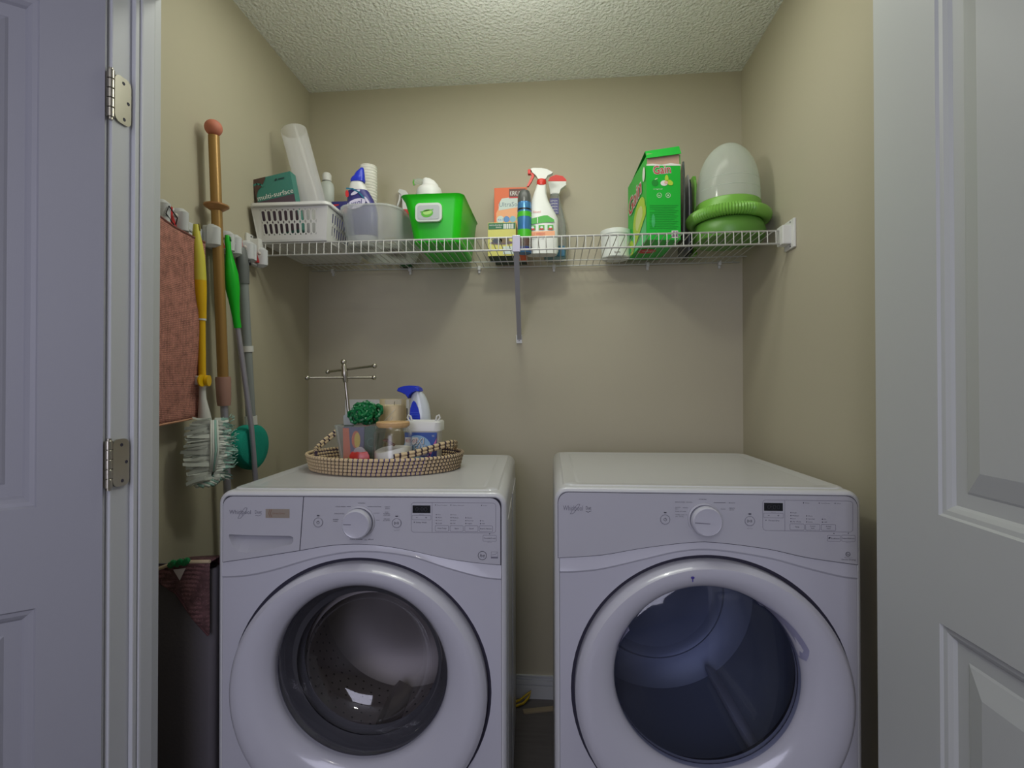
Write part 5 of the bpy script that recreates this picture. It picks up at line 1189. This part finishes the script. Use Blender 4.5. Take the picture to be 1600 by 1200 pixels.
t = thing('forest_pouch', 'dark green pouch inside the clear container beside the purple pouch', 'pouch', (-0.545, 1.468, TB + 0.006))
b = MB(); b.prism([(-0.010, 0.004), (0.020, 0.004), (0.030, 0.118), (-0.012, 0.116)], 0, 0.016, DGT); b.build('pouch_body', t)
q = Decal((0, -0.0004, 0), (1, 0, 0), (0, 0, 1)); q.circ(0.009, 0.070, 0.012, 0.003, mat('art_mint', (70, 130, 110), 0.5)); q.build('printed_ring', t)
t = thing('green_packet', 'slim green packet with silver top at the left inside the clear container', 'packet', (-0.622, 1.495, TB + 0.006))
b = MB(); b.prism([(-0.003, 0.004), (0.008, 0.004), (0.014, 0.118), (-0.008, 0.118)], 0, 0.02, DGT); b.build('packet_body', t)
b = MB(); b.prism([(-0.010, 0.119), (0.020, 0.119), (0.028, 0.140), (0.006, 0.158), (-0.012, 0.146)], 0.002, 0.012, mat('foil_silver', (176, 182, 178), 0.35, metal=0.3)); b.build('foil_top', t)

TIN = MATS.get('tinsel_green')
t = thing('green_garland', 'bunch of shiny green garland on top of the clear container', 'garland', (-0.572, 1.512, TB + 0.129))
b = MB()
for k in range(46):
    a = rnd.uniform(0, 2 * PI); rr_ = rnd.uniform(0.008, 0.034)
    p = (rr_ * math.cos(a) * 1.15, rnd.uniform(-0.028, 0.028), 0.032 + rr_ * math.sin(a) * 0.75)
    ar_ = rnd.uniform(0.008, 0.014); L = []
    ph = rnd.uniform(0, 6); tilt_ = rnd.uniform(-1, 1)
    pts = [(p[0] + ar_ * math.cos(2 * PI * q_ / 14 + ph), p[1] + ar_ * math.sin(2 * PI * q_ / 14 + ph) * tilt_, p[2] + ar_ * math.sin(2 * PI * q_ / 14 + ph)) for q_ in range(14)]
    b.tube(pts, 0.005, TIN, 6, closed=True, radf=lambda i: 0.0062 if i % 2 else 0.0040)
o = b.build('tinsel_loops', t); o['kind'] = 'stuff'

t = thing('candle_jar', 'squat cream candle in a glass at the back of the tray', 'candle', (-0.526, 1.640, TB))
b = MB(); b.lathe([(0.040, 0.0), (0.043, 0.004), (0.043, 0.199), (0.0415, 0.2), (0.0412, 0.185), (0.041, 0.006)], frosted('candle_glass', (246, 234, 200), 0.12, 0.12), n=36, caps=(True, False)); b.build('glass', t)
b = MB(); b.lathe([(0.0405, 0.006), (0.0405, 0.178), (0.036, 0.181), (0.002, 0.180)], mat('wax_cream', (250, 236, 200), 0.5), n=36); wx = b.build('wax', t)
b = MB(); b.cyl((0.004, 0, 0.178), (0.005, 0, 0.192), 0.0012, BLACK, 6); b.build('wick', wx)
q = Decal((0, -0.0437, 0.12), (1, 0, 0), (0, 0, 1)); q.line([(-0.028, 0.0), (-0.005, 0.020), (0.02, 0.048)], 0.0014, WPR); q.line([(-0.01, -0.01), (0.012, 0.024)], 0.0014, WPR); q.build('label_lines', t)

JG = glass('jar_glass', (0.985, 0.99, 0.985), 0.03, 0.22)
t = thing('powder_jar', 'clear glass jar with wooden lid half full of white powder', 'jar', (-0.458, 1.428, TB))
b = MB(); b.lathe([(0.050, 0.0), (0.054, 0.004), (0.054, 0.104), (0.050, 0.116), (0.045, 0.121), (0.045, 0.128), (0.043, 0.128), (0.0435, 0.120), (0.048, 0.114), (0.0522, 0.103), (0.0522, 0.006)], JG, n=44, caps=(True, True)); b.build('glass', t)
b = MB(); L = []
for r_, z_ in ((0.0512, 0.005), (0.0514, 0.064)): L.append([(r_ * math.cos(2 * PI * k / 36), r_ * math.sin(2 * PI * k / 36), z_ + (0.008 * math.cos(2 * PI * k / 36 - 0.4) * (z_ > 0.05) - 0.003 * math.sin(4 * PI * k / 36) * (z_ > 0.05))) for k in range(36)])
L.append([(0.03 * math.cos(2 * PI * k / 36), 0.03 * math.sin(2 * PI * k / 36), 0.060) for k in range(36)])
b.rings(L, mat('powder_white', (240, 238, 228), 0.9, bump=0.4, bscale=300), (True, True)); b.build('powder', t)
b = MB(); b.lathe([(0.042, 0.124), (0.046, 0.129), (0.047, 0.131), (0.047, 0.138), (0.045, 0.140), (0.002, 0.1415)], mat('lid_wood', (204, 166, 116), 0.5, var=0.15, bscale=12, stretch=(1, 12, 1)), n=40); b.build('wooden_lid', t)
b = MB(); b.tube([(-0.018, 0.006, 0.084), (0.006, -0.008, 0.074)], 0.004, mat('scoop_brown', (120, 90, 70), 0.6), 8); b.sphere((-0.024, 0.008, 0.086), 0.010, MATS['scoop_brown'], 10, (1, 1, 0.5)); b.build('scoop', t)

t = thing('red_packet', 'small crumpled red and clear packet before the clear container', 'packet', (-0.545, 1.402, TB))
b = MB(); L = []
for z_, hx, hy in ((0.0, 0.024, 0.010), (0.016, 0.030, 0.014), (0.046, 0.028, 0.013), (0.056, 0.022, 0.010)):
    L.append([(hx * math.cos(2 * PI * k / 14) * (1 + 0.14 * math.sin(5 * k)), hy * math.sin(2 * PI * k / 14) * (1 + 0.2 * math.cos(3 * k)), z_ + 0.002 * math.sin(4 * k) * (z_ > 0.005)) for k in range(14)])
b.rings(L, mat('packet_red', (196, 60, 50), 0.3, var=0.4, bscale=60), (True, True)); b.build('red_wrap', t)
b = MB(); b.rings([[(0.020 * math.cos(2 * PI * k / 10) * k_, 0.009 * math.sin(2 * PI * k / 10) * k_, z_ + 0.003 * math.sin(3 * k)) for k in range(10)] for z_, k_ in ((0.054, 1), (0.064, 0.7), (0.068, 0.3))], frosted('crumpled_clear', (210, 210, 214), 0.5), (False, True)); b.build('clear_wrap', t)

t = thing('stain_remover_tub', 'blue stain remover tub with white lid and ears in the tray', 'tub', (-0.392, 1.532, TB), 0.04)
b = MB(); b.rings([rbox(0.0, -0.050, 0.044, -0.036, 0.036, 0.014), rbox(0.004, -0.052, 0.046, -0.038, 0.038, 0.014), rbox(0.108, -0.055, 0.0485, -0.042, 0.042, 0.016)], WHITEP, (True, True)); b.build('tub_body', t)
b = MB(); b.rings([rbox(0.106, -0.058, 0.0515, -0.045, 0.045, 0.016), rbox(0.108, -0.060, 0.0535, -0.047, 0.047, 0.017), rbox(0.133, -0.060, 0.0535, -0.047, 0.047, 0.017), rbox(0.137, -0.057, 0.0505, -0.044, 0.044, 0.016), rbox(0.137, -0.052, 0.046, -0.040, 0.040, 0.015), rbox(0.134, -0.050, 0.044, -0.038, 0.038, 0.014)], WHITEP, (True, True)); b.build('lid', t)
for sx_ in (-1, 1):
    b = MB(); x_ = -0.004 + sx_ * 0.044; b.tube([(x_ - sx_ * 0.008, 0.002, 0.134), (x_ - sx_ * 0.004, 0.0, 0.150), (x_ + sx_ * 0.003, 0.0, 0.154), (x_ + sx_ * 0.006, 0.0, 0.146), (x_, 0.0, 0.136)], 0.0028, WHITEP, 8); b.build('handle_ear', t)
OXB = mat('label_blue', (36, 84, 170), 0.4); OXV = mat('label_indigo', (44, 48, 120), 0.4); OXP = mat('label_pink', (204, 110, 170), 0.5); OXW = mat('label_haze', (150, 190, 220), 0.5); OXY = mat('label_gold', (216, 196, 60), 0.5)
q = Decal((0, -0.0380, 0.004), (1, 0, 0), (0, -0.038, 1)); q.e = 0.0005
q.poly([(-0.049, 0.0), (0.043, 0.0), (0.045, 0.100), (-0.052, 0.100)], OXB); q.poly([(0.030, 0.0), (0.043, 0.0), (0.045, 0.100), (0.034, 0.06)], OXV, 2); q.ell(-0.014, 0.052, 0.042, 0.040, OXW, 2); q.poly([(0.006, 0.012), (0.014, 0.006), (0.042, 0.070), (0.044, 0.084)], OXP, 3)
q.poly([(-0.050, 0.086), (-0.012, 0.086), (-0.014, 0.066), (-0.05, 0.062)], WPR, 3); q.text('RESOLVE', -0.048, 0.071, 0.011, RED, 4, width=0.034)
q.text('OXI', -0.0315, 0.062, 0.020, INK, 4, width=0.040, shear=0.15, rot=0.05); q.text('OXI', -0.0328, 0.0632, 0.020, WPR, 5, width=0.040, shear=0.15, rot=0.05)
q.text('CLEAN', -0.042, 0.041, 0.020, INK, 4, width=0.055, shear=0.15, rot=0.05); q.text('CLEAN', -0.0433, 0.0422, 0.020, WPR, 5, width=0.055, shear=0.15, rot=0.05)
q.ell(0.008, 0.034, 0.018, 0.006, OXV, 4, rot=0.05); q.text('VERSATILE', -0.004, 0.032, 0.004, WPR, 5, width=0.024); q.poly([(-0.030, 0.016), (0.016, 0.018), (0.020, 0.026), (-0.026, 0.024)], OXY, 4); q.text('FREE', 0.030, 0.088, 0.005, WPR, 4, width=0.007)
q.build('printed_label', t)

t = thing('garment_steamer', 'blue and white handheld steamer standing behind the stain remover tub', 'steamer', (-0.415, 1.612, TB))
SW = mat('steamer_white', (200, 206, 212), 0.3, coat=0.3); SB = mat('steamer_blue', (6, 44, 190), 0.4, spec=0.3)
zc = lambda z: 1.2175 + (z - 1.2175) * 1.075 - TB
def sx(x): return x * 1.068 + 0.415 + 0.0
b = MB()
sil = [(1.05, -0.440, -0.366), (1.12, -0.436, -0.368), (1.150, -0.434, -0.371), (1.172, -0.432, -0.3755), (1.190, -0.428, -0.383), (1.200, -0.424, -0.389), (1.207, -0.416, -0.396), (1.211, -0.408, -0.402)]
body(b, [(0.0, sx(-0.442), sx(-0.364), -0.030, 0.030)] + [(zc(z), sx(x0), sx(x1), -0.026 + max(0, (z - 1.15)) * 0.12, 0.026 - max(0, (z - 1.15)) * 0.12) for z, x0, x1 in sil], SW, 2.4); b.build('white_shell', t)
b = MB(); P = [(-0.466, 1.210), (-0.462, 1.219), (-0.446, 1.2245), (-0.430, 1.226), (-0.412, 1.225), (-0.401, 1.219), (-0.397, 1.209), (-0.405, 1.210), (-0.418, 1.206), (-0.427, 1.198), (-0.432, 1.188), (-0.440, 1.199), (-0.452, 1.205)]
P = [(sx(x), zc(z)) for x, z in P]; cxm = sum(p[0] for p in P) / len(P); czm = sum(p[1] for p in P) / len(P)
b.rings([[(cxm + (x - cxm) * k_, y_, czm + (z - czm) * k_) for x, z in P] for y_, k_ in ((-0.027, 0.86), (-0.023, 1.0), (0.023, 1.0), (0.027, 0.86))], SB, (True, True)); b.build('blue_head', t)
b = Decal((0, -0.0268, 0), (1, 0, 0), (0, 0, 1)); P = [(-0.428, 1.112), (-0.424, 1.159), (-0.4185, 1.176), (-0.4135, 1.182), (-0.407, 1.176), (-0.400, 1.160), (-0.395, 1.140), (-0.393, 1.112)]
b.e = 0.001; b.poly([(sx(x), zc(z)) for x, z in P], SB); 
for i in range(6): b.line([(sx(-0.424), zc(1.122 + 0.005 * i)), (sx(-0.397), zc(1.122 + 0.005 * i))], 0.0008, mat('steamer_blue_ridge', (60, 100, 210), 0.3), 2)
b.build('blue_grip', t)

# ---- recessed outlet box in the wall behind the washer
t = thing('washer_outlet_box', 'white recessed outlet box frame in the wall behind the tray', 'outlet box', (-0.715, YB, 1.09))
b = MB()
x0, x1, z0, z1 = -0.135, 0.132, -0.11, 0.083
b.box(x0, x1, -0.006, 0.0, z1 - 0.036, z1, WHITEP, 0.001); b.box(x0, x0 + 0.036, -0.006, 0.0, z0, z1 - 0.036, WHITEP, 0.001); b.box(x1 - 0.006, x1, -0.006, 0.0, z0, z1 - 0.036, WHITEP, 0.001); b.box(x0 + 0.036, x1 - 0.006, -0.006, 0.0, z0, z0 + 0.03, WHITEP, 0.001); b.build('frame', t)
b = MB(); b.box(x0 + 0.036, x1 - 0.006, -0.0012, -0.0002, z0 + 0.03, z1 - 0.036, mat('recess_grey', (120, 112, 96), 0.7)); b.build('recess', t)
for x_, mm in ((-0.04, RED), (0.04, BLUE)):
    b = MB(); b.cyl((x_, -0.001, -0.02), (x_, -0.022, -0.02), 0.010, NICKEL, 12); b.sphere((x_, -0.024, -0.02), 0.010, mm, 10, (1, 0.5, 1)); b.build('valve', t)

# ---- floor bits between the machines
t = thing('yellow_hose', 'yellow gas hose curling on the floor between the machines', 'hose', (-0.12, 1.975, 0))
YH = mat('hose_yellow', (190, 160, 24), 0.4)
b = MB(); b.tube([(-0.10, -0.04, 0.006), (-0.04, -0.03, 0.008), (0.0, -0.005, 0.010), (0.020, 0.018, 0.020), (0.026, 0.024, 0.040), (0.012, 0.018, 0.030), (-0.012, 0.0, 0.020), (-0.05, -0.022, 0.014)], 0.0045, YH, 8); b.build('hose_tube', t)
t = thing('floor_strip', 'pale wooden strip lying on the floor between washer and dryer', 'strip', (-0.06, 1.945, 0.0), 0.25)
b = MB(); b.box(-0.06, 0.13, -0.012, 0.012, 0.0, 0.006, mat('strip_wood', (150, 136, 112), 0.6), 0.001); b.build('strip', t)
